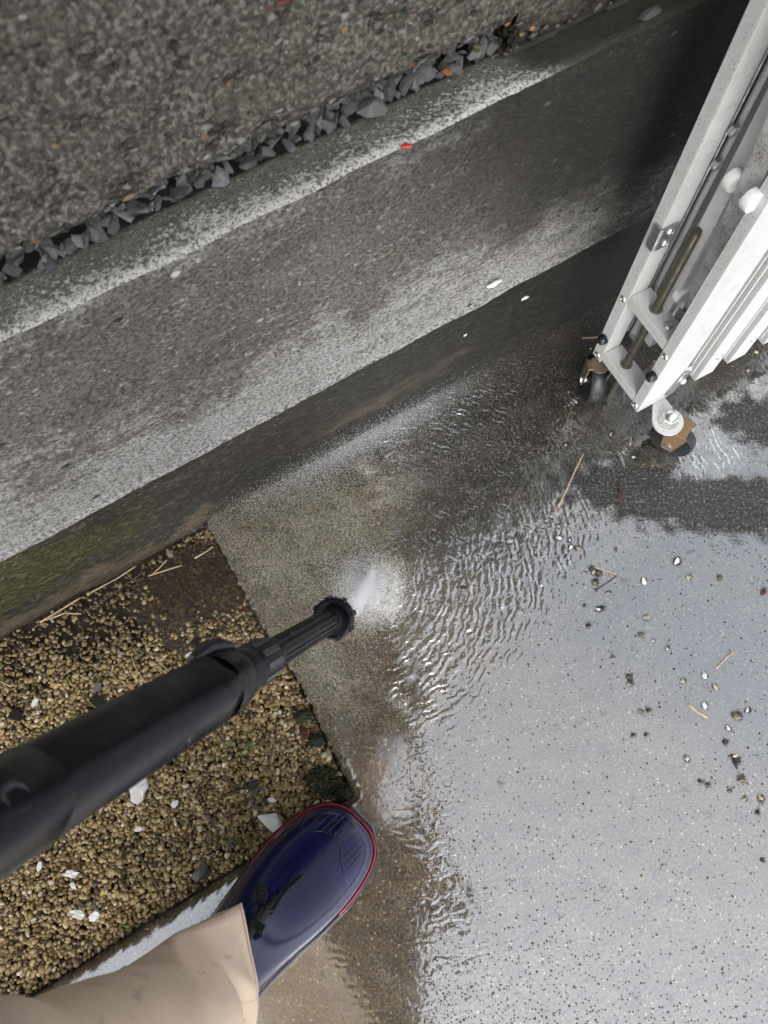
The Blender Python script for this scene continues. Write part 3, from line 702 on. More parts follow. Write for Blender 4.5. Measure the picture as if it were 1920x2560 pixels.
# slate chips in the slot
slates = [stone_mesh('slate_chip', M['slate'], 11, .5, 100 + i) for i in range(9)]
GS = 'grey slate chips packed along the wall top'
k = 0; s = -.15
while s < SB - .004:
    for row in range(3):
        if random.random() < .95:
            sc_ = random.choice((.0056, .0064, .0074, .0084, .0100)) * (1.1 if row == 0 else .95)
            y = WD + .057 + row * .0084 + random.uniform(-.004, .004)
            z = .485 + row * .0068 + random.uniform(0, .007)
            p = U * (s + random.uniform(-.003, .003)) + NV * y
            place('slate_chip', slates[k % 9], (p[0], p[1], z), sc_, (random.uniform(-1, 1), random.uniform(-1, 1), random.uniform(0, 6.28)),
                  'grey slate chip packed among others in the slot under the rough wall', 'stone', GS); k += 1
    s += random.uniform(.0046, .0066)
ns2 = 420                                       # the rest of the strip, beyond the ones that show largest, as one heap
s2 = rng.uniform(-.95, -.15, ns2); W2_ = s2[:, None] * U + (WD + .058 + rng.uniform(0, .018, ns2))[:, None] * NV + (.487 + rng.uniform(0, .018, ns2))[:, None] * np.array([0, 0, 1])
r2 = rng.choice([.0056, .0066, .0078, .0096], ns2)
Vh, Fh, _ = scatter(W2_, np.stack([r2 * 1.2, r2 * .85, r2 * .5], 1), np.ones((ns2, 3)), ICO1, rng, .22)
tag(mesh('slate_chips', Vh, Fh, M['slate'], None, False), 'rest of the grey slate chips further along the wall top', 'stones', kind='stuff')
mb = MB(); mb.box((1.7, .06, .02), (-.433, WD + .09, .468)); b_ = mb.build('chip_bedding', M['dkpeb'], wall)
pw = at(929, 274, .495); place('pale_slate', stone_mesh('pale_slate', M['grey'], 16, .75, 5), tuple(pw), .0135, (.4, .2, .5), 'largest and palest grey stone lying in the strip of dark slate chips', 'stone')
pw = at(1118, 178, .498); place('rusty_stone', stone_mesh('rusty_stone', M['orange'], 12, .6, 6), tuple(pw), .006, (.1, .3, 1), 'small rust brown stone among the slate chips near the wall corner', 'stone')
pw = at(1195, 118, .50); place('mossy_pebble', stone_mesh('mossy_pebble', M['olive'], 14, .7, 9, True), tuple(pw), .007, (.1, .3, 2), 'rounded olive pebble among slate chips close to the broken wall end', 'stone')
pw = at(1622, 35, .488); place('wedge_stone', stone_mesh('wedge_stone', M['grey'], 12, .5, 8), tuple(pw), (.017, .008, .008), (0, .2, WANG + .25), 'brownish wedge of stone stuck in the joint under the rough wall', 'stone')
# petal, paint flakes on the wall
pw = at(1016, 365, ZA + .002)
mb = MB(); mb.lathe([(.0001, .0012), (.5, .001), (.9, .0006), (1, 0), (.95, -.0008), (.0001, -.001)], seg=14)
o = mb.build('red_petal', M['petal'], None, True); o.location = tuple(pw); o.scale = (.0056, .0026, 1); o.rotation_euler = (0, 0, .1)
tag(o, 'small oval red petal lying on the pale top edge of the low wall', 'petal')
def flake(name, m, loc, rad, asp, rz, label, cat, thick=.0012, seed=0, group=None, tiltx=0, jag=.35, parent=None, rot=None):
    r_ = random.Random(seed); nn = 13; mb = MB()
    out = [((1 + jag * r_.uniform(-1, .6)) * math.cos(i * 2 * math.pi / nn), asp * (1 + jag * r_.uniform(-1, .6)) * math.sin(i * 2 * math.pi / nn)) for i in range(nn)]
    a = [mb.bm.verts.new((x * rad, y * rad, -thick / 2)) for x, y in out]
    b = [mb.bm.verts.new((x * rad * .93, y * rad * .93, thick / 2 + r_.uniform(0, .15) * rad)) for x, y in out]
    c = mb.bm.verts.new((0, 0, thick / 2 + .12 * rad)); d = mb.bm.verts.new((0, 0, -thick / 2))
    for i in range(nn):
        j = (i + 1) % nn
        mb.bm.faces.new((a[i], a[j], b[j], b[i])); mb.bm.faces.new((b[i], b[j], c)); mb.bm.faces.new((a[j], a[i], d))
    o = mb.build(name, m, parent); o.location = loc; o.rotation_euler = rot or (tiltx, 0, rz); tag(o, label, cat, group); return o
def on_wall(px, py, yy):
    d = RC @ np.array([(px - 960) / FPX, -(py - 1280) / FPX, -1.0]); k_ = (yy - NV @ CPOS) / (NV @ d); return CPOS + d * k_
def wall_flake(px, py, r_, asp, label, seed, yy):
    p = on_wall(px, py, yy)
    return flake('paint_flake', M['white'], tuple(p), r_, asp, 0, label, 'paint flake', .001, seed, rot=(math.pi / 2, 0, WANG))
wall_flake(1238, 708, .0115, .30, 'widest cream paint flake stuck on the lower edge of the wall face', 3, WD - .0125)
wall_flake(1312, 745, .0065, .40, 'cream paint flake on the dark footing just below the widest flake', 4, WD - .0015)
wall_flake(1163, 838, .0028, .6, 'tiny white paint speck on the wet dark footing', 5, WD - .0015)

# ------------------------------------------------------------------ folding gate (frame: x along the gate, y away from the yard)
GO = at(1592, 1031, .075); GANG = math.radians(27.0)
gate = empty('folding_gate', (GO[0], GO[1], 0), GANG)
tag(gate, 'white aluminium folding gate folded up beside the wall on two casters', 'gate')
ZB, ZT = .075, 1.3
ga, gd = M['gate'], M['gate_dirty']
def hollow(mb, x0, x1, y0, y1, z0, z1, t=.0016):
    """A hollow rectangular tube, open below."""
    for (a, b, c, d) in ((x0, x1, y0, y0 + t), (x0, x1, y1 - t, y1), (x0, x0 + t, y0 + t, y1 - t), (x1 - t, x1, y0 + t, y1 - t)):
        mb.box((b - a, d - c, z1 - z0), ((a + b) / 2, (c + d) / 2, (z0 + z1) / 2), bev=.0004)
W2 = .087
mb = MB(); hollow(mb, 0, .051, 0, .014, ZB, ZT); mb.build('post', ga, gate)
mb = MB(); hollow(mb, 0, .026, W2, W2 + .016, ZB, ZT); mb.build('post', ga, gate)
for x in (.092, .146, .206, .268, .33):        # folded posts along the front
    mb = MB(); z0 = ZB + .004
    mb.box((.030, .0016, ZT - z0), (x + .015, .0008, (ZT + z0) / 2)); mb.box((.0016, .013, ZT - z0), (x + .0008, .0082, (ZT + z0) / 2))
    mb.box((.0016, .013, ZT - z0), (x + .0292, .0082, (ZT + z0) / 2)); mb.box((.030, .0016, ZT - z0), (x + .015, .0156, (ZT + z0) / 2))
    mb.build('post', ga, gate)
    mb = MB(); mb.box((.003, .004, ZT - ZB - .02), (x - .009, .006, (ZT + ZB + .02) / 2)); mb.box((.0025, .004, ZT - ZB - .02), (x - .022, .007, (ZT + ZB + .02) / 2))
    mb.build('channel_lip', ga, gate)
for x in (.044, .092, .146, .206, .268):       # folded posts along the back
    mb = MB(); hollow(mb, x + (.0 if x > .05 else .012), x + .03, W2 - .002, W2 + .014, ZB + .005, ZT); mb.build('post', ga, gate)
# grooved strip next to the back post
mb = MB()
mb.box((.010, .003, ZT - .13), (.031, W2 + .010, (ZT + .13) / 2)); mb.box((.0022, .010, ZT - .13), (.0285, W2 + .004, (ZT + .13) / 2), bev=.0005)
mb.build('channel_strip', M['zinc'], gate)
mb = MB(); mb.tube([(.0385, W2 - .001, .12), (.0385, W2 - .001, ZT)], .0032, 8); mb.build('channel_bead', ga, gate, True, 40)
mb = MB(); mb.tube([(.050, W2 - .008, .10), (.050, W2 - .008, ZT)], .0028, 8); mb.build('channel_bead', ga, gate, True, 40)
# crossing lattice bars seen edge on, with nylon washers between
def lattice(x0, x1, y, m):
    mb = MB(); L = Vector((x1 - x0, 0, ZT - .13)); ang = math.atan2(L.x, L.z)
    mb.box((.019, .0045, L.length), ((x0 + x1) / 2, y, (ZT + .13) / 2), Matrix.Rotation(ang, 3, 'Y'), bev=.001); mb.build('lattice_bar', m, gate)
def gate_pt(px, py, yy):
    d = RC @ np.array([(px - 960) / FPX, -(py - 1280) / FPX, -1.0])
    gx_ = np.array([math.cos(GANG), math.sin(GANG), 0]); gy_ = np.array([-math.sin(GANG), math.cos(GANG), 0])
    k_ = (yy + gy_ @ GO - gy_ @ CPOS) / (gy_ @ d); p = CPOS + d * k_ - np.array([GO[0], GO[1], 0]); return p @ gx_, p[2]
def square_bar(pa, pb, y0, y1, dx, m, z0=.13):
    (xa, za), (xb, zb_) = gate_pt(*pa, y1), gate_pt(*pb, y1); sl_ = (xb - xa) / (zb_ - za); X_ = lambda z: xa + (z - za) * sl_
    mb = MB(); mb.loft([[(X_(z), y0, z), (X_(z), y1, z), (X_(z) + dx, y1, z), (X_(z) + dx, y0, z)] for z in (z0, ZT)]); return mb.build('lattice_bar', m, gate)
square_bar((1738, 700), (1915, 300), .018, .040, .012, gd, .16)
square_bar((1655, 745), (1830, 400), .046, .062, .010, ga, .15)
lattice(.16, .2, .030, gd); lattice(.23, .25, .040, ga)
lattice(.10, .07, .064, ga); lattice(.2, .17, .062, ga)
for (px, py, z, yy) in ((1835, 450, .40, .0455), (1880, 500, .42, .013), (1705, 735, .20, .0455)):
    lx, lz = gate_pt(px, py, yy)
    mb = MB(); mb.lathe([(0, -.005), (.010, -.005), (.0105, -.003), (.0105, .003), (.010, .005), (0, .005)], (0, 1, 0), seg=18); o = mb.build('nylon_spacer', M['nylon'], gate, True, 40); o.location = (lx, yy, lz)
def bolt(name, loc, axis, r_, h_, m, hexa=False, parent=gate):
    mb = MB()
    if hexa: mb.lathe([(0, 0), (r_, 0), (r_, h_ * .85), (r_ * .85, h_), (0, h_)], axis, seg=6); o = mb.build(name, m, parent)
    else: mb.lathe([(0, -.001), (r_, -.001), (r_, h_ * .35), (r_ * .8, h_ * .8), (r_ * .45, h_), (r_ * .4, h_ * .75), (0, h_ * .75)], axis, seg=16); o = mb.build(name, m, parent, True, 50)
    o.location = loc; return o
for zz in (.455, .415): bolt('hex_bolt', (.0300, W2 - .002, zz), (0, -1, 0), .0062, .006, M['zinc'], True)
# rungs and drop rod
def rung(z, name='rung'):
    mb = MB(); mb.box((.027, W2 - .016, .0018), (.0145, .014 + (W2 - .014) / 2, z)); mb.box((.0018, W2 - .016, .014), (.001, .014 + (W2 - .014) / 2, z - .0079)); mb.box((.0018, W2 - .016, .014), (.028, .014 + (W2 - .014) / 2, z - .0079))
    mb.build(name, ga, gate)
rung(.098); rung(.222)
RYX = (.0155, .058)
mb = MB(); mb.lathe([(0, .012), (.0045, .012), (.0055, .018), (.0055, .352), (.0048, .355), (0, .355)], loc=(RYX[0], RYX[1], 0), seg=18); mb.build('drop_rod', M['rod'], gate, True, 50)
mb = MB(); mb.lathe([(0, .3552), (.0046, .3552), (.0046, .3575), (0, .3575)], loc=(RYX[0], RYX[1], 0), seg=18); mb.build('rod_end', M['rod'], gate, True, 50)
for zz in (.098, .222):
    mb = MB(); mb.lathe([(.0056, 0), (.0082, 0), (.0082, .0018), (.0056, .0018)], loc=(RYX[0], RYX[1], zz + .001), seg=18); mb.build('rod_washer', M['zinc'], gate, True, 50)
bolt('screw', (.0145, .032, .223), (0, 0, 1), .0055, .0028, M['steel'])
mb = MB(); mb.box((.002, .026, .018), (.0295, .027, .230)); mb.box((.030, .002, .018), (.043, .0155, .230)); mb.build('angle_bracket', M['zinc'], gate)
for (yy, zz) in ((.0075, .083), (.0075, .203), (W2 + .008, .083), (W2 + .008, .208)): bolt('rivet', (0, yy, zz), (-1, 0, 0), .0046, .002, M['steel'])
for (yy, zz) in ((.007, .160), (W2 + .008, .122)):
    mb = MB(); mb.lathe([(0, 0), (.0068, 0), (.0068, .005), (.0055, .0085), (.003, .0098), (0, .0098)], (-1, 0, 0), seg=18); o = mb.build('rubber_bumper', M['black'], gate, True, 50); o.location = (0, yy, zz)
# keeper plate with two screws on the back post
mb = MB(); mb.box((.022, .003, .034), (.010, W2 - .0017, .322), bev=.0008); mb.box((.003, .012, .034), (-.0017, W2 + .003, .322), bev=.0008); mb.build('keeper_plate', M['zinc'], gate)
for zz in (.331, .313): bolt('screw', (.012, W2 - .003, zz), (0, -1, 0), .0048, .0025, M['steel'])
# pivot link on the front post
mb = MB(); mb.box((.014, .003, .05), (.050, -.0017, .112), Matrix.Rotation(math.radians(12), 3, 'Y'), bev=.0008); mb.build('pivot_link', M['zinc'], gate)
bolt('screw', (.053, -.003, .118), (0, -1, 0), .005, .005, M['steel']); bolt('screw', (.056, -.001, .142), (0, -1, 0), .0065, .0018, M['steel'])
for x in (.107, .161, .221): bolt('rivet', (x + .004, 0, .125), (0, -1, 0), .005, .002, M['steel'])
# casters
def wheel_mb(r_, wd): return MB().lathe([(.004, -wd / 2), (r_ * .75, -wd / 2), (r_ * .93, -wd / 2 * .9), (r_, -wd * .25), (r_, wd * .25), (r_ * .93, wd / 2 * .9), (r_ * .75, wd / 2), (.004, wd / 2)], (0, 1, 0), seg=32)
cf = at(1673, 1048, .078); ci_ = np.array([cf[0] - GO[0], cf[1] - GO[1]]); gcx = ci_ @ np.array([math.cos(GANG), math.sin(GANG)]); gcy = ci_ @ np.array([-math.sin(GANG), math.cos(GANG)])
mb = MB(); N_ = 20; R0 = .0205
out = [(gcx + R0 * math.cos(a), gcy + R0 * math.sin(a)) for a in np.linspace(math.radians(-215), math.radians(35), N_)] + [(.046, .002), (.028, .002)]
mb.prism(out, .070, .0735); caster_plate = mb.build('caster_plate', M['gate'], gate)
mb = MB(); mb.lathe([(0, 0), (.0135, 0), (.0135, .0016), (0, .0016)], loc=(gcx, gcy, .0735), seg=20); mb.build('washer', M['steel'], gate, True, 50)
mb = MB(); mb.lathe([(0, 0), (.0108, 0), (.0108, .008), (.009, .0095), (0, .0095)], loc=(gcx, gcy, .0752), seg=6); mb.build('hex_nut', M['steel'], gate)
mb = MB(); mb.lathe([(.0085, 0), (.0085, .004), (.0075, .009), (.0045, .0125), (0, .0136)], loc=(gcx, gcy, .0847), seg=18); mb.build('domed_nut', M['steel'], gate, True, 60)
def caster(cx_, cy_, rz, r_=.031, wd=.022, fork_top=.069, fw=.016, fm='rust'):
    c = bpy.data.objects.new('caster_fork', None)
    mb = MB(); hw = wd / 2 + .0035
    mb.lathe([(0, 0), (.013, 0), (.013, .004), (0, .004)], loc=(0, 0, fork_top - .004), seg=18); mb.box((fw * 1.6, 2 * hw + .005, .003), (0, 0, fork_top - .0025), bev=.001)
    for sgn in (-1, 1):
        outl = [(-fw, fork_top - .004), (fw, fork_top - .004), (fw * .5, r_ - .008), (-fw * .5, r_ - .008)]
        a = [mb.bm.verts.new((x, sgn * hw, z)) for x, z in outl]; b_ = [mb.bm.verts.new((x, sgn * (hw + .0025), z)) for x, z in outl]
        for i in range(4): mb.bm.faces.new((a[i], a[(i + 1) % 4], b_[(i + 1) % 4], b_[i]))
        mb.bm.faces.new(a); mb.bm.faces.new(b_[::-1])
    f = mb.build('caster_fork', M[fm], gate); f.location = (cx_, cy_, 0); f.rotation_euler = (0, 0, rz)
    wv = wheel_mb(r_, wd).build('wheel', M['wheel'], f, True, 40); wv.location = (0, 0, r_ + .0005)
    mb = MB(); mb.lathe([(0, -hw - .0045), (.0055, -hw - .0045), (.006, -hw - .002), (.006, hw + .002), (.0055, hw + .0045), (0, hw + .0045)], (0, 1, 0), seg=16); ax = mb.build('axle', M['steel'], f, True, 50); ax.location = (0, 0, r_ + .0005)
def gxy(p): q = np.array([p[0] - GO[0], p[1] - GO[1]]); return q @ np.array([math.cos(GANG), math.sin(GANG)]), q @ np.array([-math.sin(GANG), math.cos(GANG)])
fcx, fcy = gxy(at(1681, 1096, .031)); caster(fcx, fcy, math.radians(-63), fw=.0155, wd=.019)
rcx, rcy = gxy(at(1511, 948, .031) + np.array([-.0165, 0, 0])); caster(rcx, rcy, math.radians(62), fork_top=.073, fw=.0105, r_=.034, fm='brownzinc')

# ------------------------------------------------------------------ pressure washer lance
L0 = Vector(at(838, 1543, .128)); L1 = Vector(at(-70, 2078, .61)); LA = (L1 - L0).normalized(); LL = (L1 - L0).length
lance = empty('pressure_washer_lance', tuple(L0)); tag(lance, 'black plastic pressure washer lance spraying the concrete', 'pressure washer')
lance.rotation_mode = 'QUATERNION'; lance.rotation_quaternion = LA.to_track_quat('Z', 'Y')
def lp(name, prof, m, seg=28, sq=0.0, parent=lance):
    mb = MB(); mb.lathe(prof, seg=seg); o = mb.build(name, m, parent, True, 35)
    return o
lp('nozzle_ring', [(.0135, -.004), (.0215, -.004), (.0232, -.001), (.0236, .004), (.0236, .011), (.0225, .013), (.0205, .0135), (.020, .011), (.0135, .010)], M['lance'])
mb = MB()
for k_ in range(8):
    a = k_ * math.pi / 4; mb.box((.005, .006, .014), (.0228 * math.cos(a), .0228 * math.sin(a), .0045), Matrix.Rotation(a, 3, 'Z'), bev=.001)
mb.build('grip_lugs', M['lance'], lance)
lp('nozzle_body', [(.004, -.006), (.009, -.006), (.0125, -.002), (.0138, .008), (.0142, .018), (.0138, .028)], M['lance2'])
lp('lance_tube', [(.0128, .020), (.0128, .22)], M['lance2'])
mb = MB()
for k_ in range(16):
    a = k_ * math.pi / 8; mb.box((.0022, .0026, .165), (.0129 * math.cos(a), .0129 * math.sin(a), .117), Matrix.Rotation(a, 3, 'Z'), bev=.0006)
mb.build('tube_ribs', M['lance'], lance)
lp('collar', [(.0128, .190), (.0176, .192), (.0184, .197), (.0186, .212), (.0188, .238), (.0192, .246), (.0206, .248), (.0212, .254), (.0212, .262), (.019, .264)], M['lance'])
mb = MB()
for k_ in range(10):
    a = k_ * math.pi / 5; mb.box((.0015, .006, .030), (.0189 * math.cos(a), .0189 * math.sin(a), .218), Matrix.Rotation(a, 3, 'Z'), bev=.0006)
mb.build('collar_grips', M['lance3'], lance)
lp('body_neck', [(.0205, .262), (.0235, .268), (.0255, .285), (.0262, .300)], M['lance'])
mb = MB()                                        # handle body: rounded square, widening to the trigger
def sq(r_, z_, e=.72, n_=32, off=0):
    return [(r_ * math.copysign(abs(math.cos(t)) ** e, math.cos(t)), r_ * math.copysign(abs(math.sin(t)) ** e, math.sin(t)), z_) for t in [2 * math.pi * i / n_ + .3 for i in range(n_)]]
mb.loft([sq(.0222, .297), sq(.0242, .300), sq(.0246, .315), sq(.0244, .40), sq(.0242, .46), sq(.0242, .50), sq(.0242, .5005), sq(.0249, .502), sq(.0250, .56), sq(.0250, .66), sq(.027, .72), sq(.02, .76)])
mb.build('handle_body', M['lance'], lance, True, 40)
lq = lance.rotation_quaternion
cdir = lq.inverted() @ (Vector((0, 0, CAMH)) - L0 - LA * .4).normalized(); cdir.z = 0; cdir.normalize()   # side of the lance that faces up to the person
sdir = Vector((0, 0, 1)).cross(cdir)
mb = MB()                                        # clip over the neck
for t in np.linspace(-.9, .9, 9):
    pass
cl_pts = [(-sdir * .006 + (-cdir.cross(Vector((0, 0, 1))) * .0) + Vector((0, 0, z_)) + dv) for z_, dv in ((.262, Vector((0, 0, 0))),)]
up_side = -sdir if (lq @ (-sdir)).dot(Vector((-.5, .8, 0))) > 0 else sdir
mb.tube([up_side * .0225 + cdir * .006 + Vector((0, 0, .256)), up_side * .0275 + cdir * .007 + Vector((0, 0, .272)), up_side * .0295 + cdir * .006 + Vector((0, 0, .29)), up_side * .027 + cdir * .004 + Vector((0, 0, .312))], [.005, .007, .0068, .004], 10)
mb.build('release_clip', M['black'], lance, True, 60)
def button(z_, a_, r_, name='button'):
    dv = (cdir * math.cos(a_) + sdir * math.sin(a_)); base = .0234 + (z_ - .3) * .004
    mb = MB(); mb.lathe([(r_, -.003), (r_ * 1.05, .0012), (r_ * .8, .0022), (r_ * .72, .0005), (0, .0008)], dv, seg=20); o = mb.build(name, M['lance3'], lance, True, 50); o.location = dv * base + Vector((0, 0, z_))
    return o
mb = MB(); mb.box((.0012, .0012, .36), (0, 0, 0)); o = mb.build('mould_seam', M['lance3'], lance); o.location = (cdir * .62 + sdir * .78) * .0243 + Vector((0, 0, .50))
button(.345, -.15, .0055, 'screw_boss'); button(.535, .1, .0085, 'screw_boss'); button(.375, -.95 if up_side == sdir else .95, .004, 'screw_boss')

# ------------------------------------------------------------------ spray: droplets thrown up from where the jet strikes
J = at(jx - 10, jy)
def spray(n_, f):
    P_, S_ = f(n_); Cc = np.ones((n_, 3)); return scatter(P_, S_, Cc, OCT, rng, 0)[:2]
n1 = 24000
r1 = np.abs(rng.normal(0, .03, n1)); a1 = rng.uniform(0, 6.283, n1); z1 = rng.exponential(.006, n1)
P1_ = np.stack([J[0] + r1 * np.cos(a1), J[1] + r1 * np.sin(a1) * 1.05, .001 + z1], 1)
n2 = 9000                                        # core streak, leaning along the fan
t2 = rng.normal(0, .3, n2)
core = at(912, 1478); core_d = at(935, 1415) - core
P2_ = np.stack([core[0] + core_d[0] * t2 + rng.normal(0, .0030, n2), core[1] + core_d[1] * t2 + rng.normal(0, .0028, n2), .001 + rng.exponential(.004, n2)], 1)
n3 = 15000                                        # mist drifting along the foot of the wall
sm = rng.normal(.17, .10, n3); dm = WD - .004 - np.abs(rng.normal(0, .028, n3)); zm = .004 + np.abs(rng.normal(0, .022, n3))
P3_ = sm[:, None] * U + dm[:, None] * NV + zm[:, None] * np.array([0, 0, 1])
nz = Vector(L0) - LA * .006; n4 = 1300            # the fan between nozzle and ground
t4 = rng.uniform(0, 1, n4)[:, None]; tgt = np.stack([core[0] + core_d[0] * rng.normal(0, .35, n4), core[1] + core_d[1] * rng.normal(0, .35, n4), np.zeros(n4)], 1)
P4_ = np.array(nz)[None] * (1 - t4) + tgt * t4
PP = np.concatenate([P1_, P2_, P3_, P4_]); rr = np.concatenate([rng.uniform(.0002, .0005, n1), rng.uniform(.0004, .0009, n2), rng.uniform(.0002, .0004, n3), rng.uniform(.0002, .0004, n4)])
Vs, Fs, _ = scatter(PP, np.stack([rr, rr, rr], 1), np.ones((len(PP), 3)), OCT, rng, 0)
sp = mesh('water_spray', Vs, Fs, M['spray'], None, True); tag(sp, 'white spray and fine mist where the water jet strikes the concrete', 'spray', kind='stuff')

# ------------------------------------------------------------------ person: navy boot, tan trousers, dark jacket, leaning over the lance
person = empty('person', (-.15, -.45, 0)); tag(person, 'person in tan trousers and navy rubber boots holding the lance', 'person')
TOE = at(897, 2052, .02); ANK = at(575, 2425, .02); BD = (ANK - TOE)[:2]; BD /= np.linalg.norm(BD)
BANG = math.atan2(-BD[1], -BD[0]); HEEL = TOE[:2] + BD * .292
secs = [((.2925, .034), (.2925, .016), .012), ((.289, .044), (.289, .004), .026), ((.280, .053), (.280, 0), .0375), ((.266, .060), (.266, 0), .0455), ((.245, .066), (.245, 0), .0515), ((.215, .074), (.214, 0), .0545), ((.18, .090), (.178, 0), .0525),
        ((.155, .112), (.145, 0), .0475), ((.135, .143), (.105, 0), .0435), ((.122, .172), (.058, 0), .043), ((.116, .192), (.016, .010), .043), ((.113, .212), (.001, .055), .044), ((.111, .232), (.004, .12), .046), ((.111, .262), (.004, .20), .05), ((.112, .33), (.0, .31), .055)]
def boot_loops(k_=36):
    loops = []
    for (T, B, hw) in secs:
        T, B = Vector((T[0], 0, T[1])), Vector((B[0], 0, B[1])); c = (T + B) / 2; h = (T - B) / 2
        cy = .006 * math.sin((c.x) / .29 * 3.0)
        L = []
        for i in range(k_):
            t = 2 * math.pi * i / k_; ca, sa = math.cos(t), math.sin(t)
            e = .62 if ca < 0 else .95
            f = math.copysign(abs(ca) ** e, ca)
            L.append(c + h * f + Vector((0, hw * math.copysign(abs(sa) ** .9, sa) + cy, 0)))
        loops.append(L)
    return loops
def foot_outline(off, x0=.0):
    xs_ = [.2925, .289, .280, .266, .245, .215, .18, .145, .105, .06, .03, .01, .002]; ws_ = [.012, .026, .0375, .0455, .0515, .0545, .0525, .0475, .0435, .041, .036, .027, .012]
    cyf = lambda x: .006 * math.sin(x / .29 * 3.0)
    top = [(x + (off if i == 0 else (-off if i == 12 else 0)), w_ + off + cyf(x)) for i, (x, w_) in enumerate(zip(xs_, ws_))]
    bot = [(x + (off if i == 0 else (-off if i == 12 else 0)), -w_ - off + cyf(x)) for i, (x, w_) in enumerate(zip(xs_, ws_))][::-1]
    return top + bot
def make_boot(loc, rz, detail=True):
    mb = MB(); mb.loft(boot_loops())
    bt = mb.build('boot', M['boot'], person, True)
    bt.location = (loc[0] - person.location[0], loc[1] - person.location[1], loc[2]); bt.rotation_euler = (0, 0, rz)
    sm_ = bt.modifiers.new('s', 'SUBSURF'); sm_.levels = 1; sm_.render_levels = 2
    mb = MB(); mb.prism(foot_outline(.0055), -.001, .020); o = mb.build('sole', M['sole'], bt)
    bv = o.modifiers.new('b', 'BEVEL'); bv.width = .003; bv.segments = 2; bv.limit_method = 'ANGLE'
    ol = foot_outline(.0012); mb = MB(); pts = [(x, y, .0225 + .004 * max(0, (x - .2)) / .09) for x, y in ol]
    # subdivide the piping path smoothly
    pts = [Vector(p) for p in pts]; npnt = len(pts); fine = []
    for i in range(npnt):
        p0, p1, p2, p3 = pts[i - 1], pts[i], pts[(i + 1) % npnt], pts[(i + 2) % npnt]
        for t in (0, .25, .5, .75): fine.append(.5 * ((2 * p1) + (p2 - p0) * t + (2 * p0 - 5 * p1 + 4 * p2 - p3) * t * t + (3 * p1 - p0 - 3 * p2 + p3) * t ** 3))
    keep_ = [p for p in fine[fine.index(max(fine, key=lambda q: q.x)):] + fine[:fine.index(max(fine, key=lambda q: q.x))]]
    front = sorted([p for p in keep_ if p.x > .20 and p.y < 0], key=lambda q: q.x) + sorted([p for p in keep_ if p.x > .17 and p.y >= 0], key=lambda q: -q.x)
    mb.tube(front, .0008, 6, True); mb.build('piping', M['red'], bt, True)
    return bt
BZ = .004
boot1 = make_boot((HEEL[0], HEEL[1], BZ), BANG)
boot2 = make_boot((-.50, -.78, -.004), BANG + .35)
# raised details on the front boot, found by shooting down on its surface
deps = bpy.context.evaluated_depsgraph_get(); deps.update()
from mathutils.bvhtree import BVHTree
bev_ = boot1.evaluated_get(deps); bme = bev_.to_mesh(); bvh = BVHTree.FromPolygons([v.co.copy() for v in bme.vertices], [p.vertices[:] for p in bme.polygons])
def drop(x, y, up=.0):
    h = bvh.ray_cast(Vector((x, y, .5)), Vector((0, 0, -1)))
    return Vector((x, y, (h[0].z if h[0] else .03) + up))
def surf_line(name, pts, r_, m, up=.0):
    mb = MB(); mb.tube([drop(x, y, up) for x, y in pts], r_, 6); return mb.build(name, m, boot1, True)
BFX = -BD; BFY = np.array([-BFX[1], BFX[0]])
def bl(px, py, z=.068):
    q = at(px, py, z)[:2] - HEEL; return float(q @ BFX), float(q @ BFY)
z6c = lambda x, y: (560 + x / 4.1475, 1960 + y / 4.1475)
def dense(pts, k_=6):
    pts = [Vector(p) for p in pts]; o_ = []
    for a, b_ in zip(pts[:-1], pts[1:]): o_ += [a.lerp(b_, t / k_) for t in range(k_)]
    return [tuple(p) for p in o_ + [pts[-1]]]
# edge of the toe cap: an S curve across the toes, and grip ridges in front of it
surf_line('toe_cap_edge', dense([bl(*z6c(*p)) for p in ((770, 430), (830, 472), (930, 488), (1030, 490), (1110, 520), (1170, 590), (1200, 690), (1210, 800), (1235, 910), (1285, 1030))], 3), .0008, M['sole'], .0003)
for a, b_ in (((790, 440), (860, 350)), ((860, 455), (970, 340)), ((935, 470), (1075, 330)), ((1010, 478), (1175, 320)), ((1085, 490), (1265, 310)), ((1145, 525), (1345, 330)), ((1190, 600), (1400, 370)), ((1215, 700), (1425, 450)), ((1220, 790), (1440, 540)), ((1230, 880), (1435, 630)), ((1255, 930), (1420, 720))):
    surf_line('toe_ridge', dense([bl(*z6c(*a)), bl(*z6c(*b_))], 8), .0006, M['boot'], .0001)
# elastic gusset slit, cord and toggle on the instep
mb = MB(); gp = [bl(x, y, .1) for x, y in ((760, 2186), (736, 2203), (706, 2232), (684, 2256), (660, 2284), (644, 2306), (630, 2330))]
mb.tube([drop(x, y, -.0022) for x, y in gp], [.0016, .003, .0038, .0044, .005, .005, .005], 8); mb.build('gusset', M['cord'], boot1, True)
mb = MB(); kc = bl(655, 2236, .1); ka = np.array(bl(664, 2262, .1)) - np.array(kc)
kp = [drop(kc[0] + ka[0] * (t / 9 - .6) + .0045 * math.cos(t * 2.6), kc[1] + ka[1] * (t / 9 - .6) + .0045 * math.sin(t * 2.6), .002 + .0016 * math.sin(t * 5)) for t in np.linspace(0, 9, 60)]
mb.tube(kp, .0012, 7); mb.build('drawcord', M['cord'], boot1, True)
mb = MB(); mb.tube([drop(*bl(x, y, .1), .003) for x, y in dense([(664, 2262), (674, 2276), (686, 2276), (694, 2258), (712, 2232), (738, 2208), (756, 2190)], 3)], .0014, 7); mb.build('drawcord', M['cord'], boot1, True)
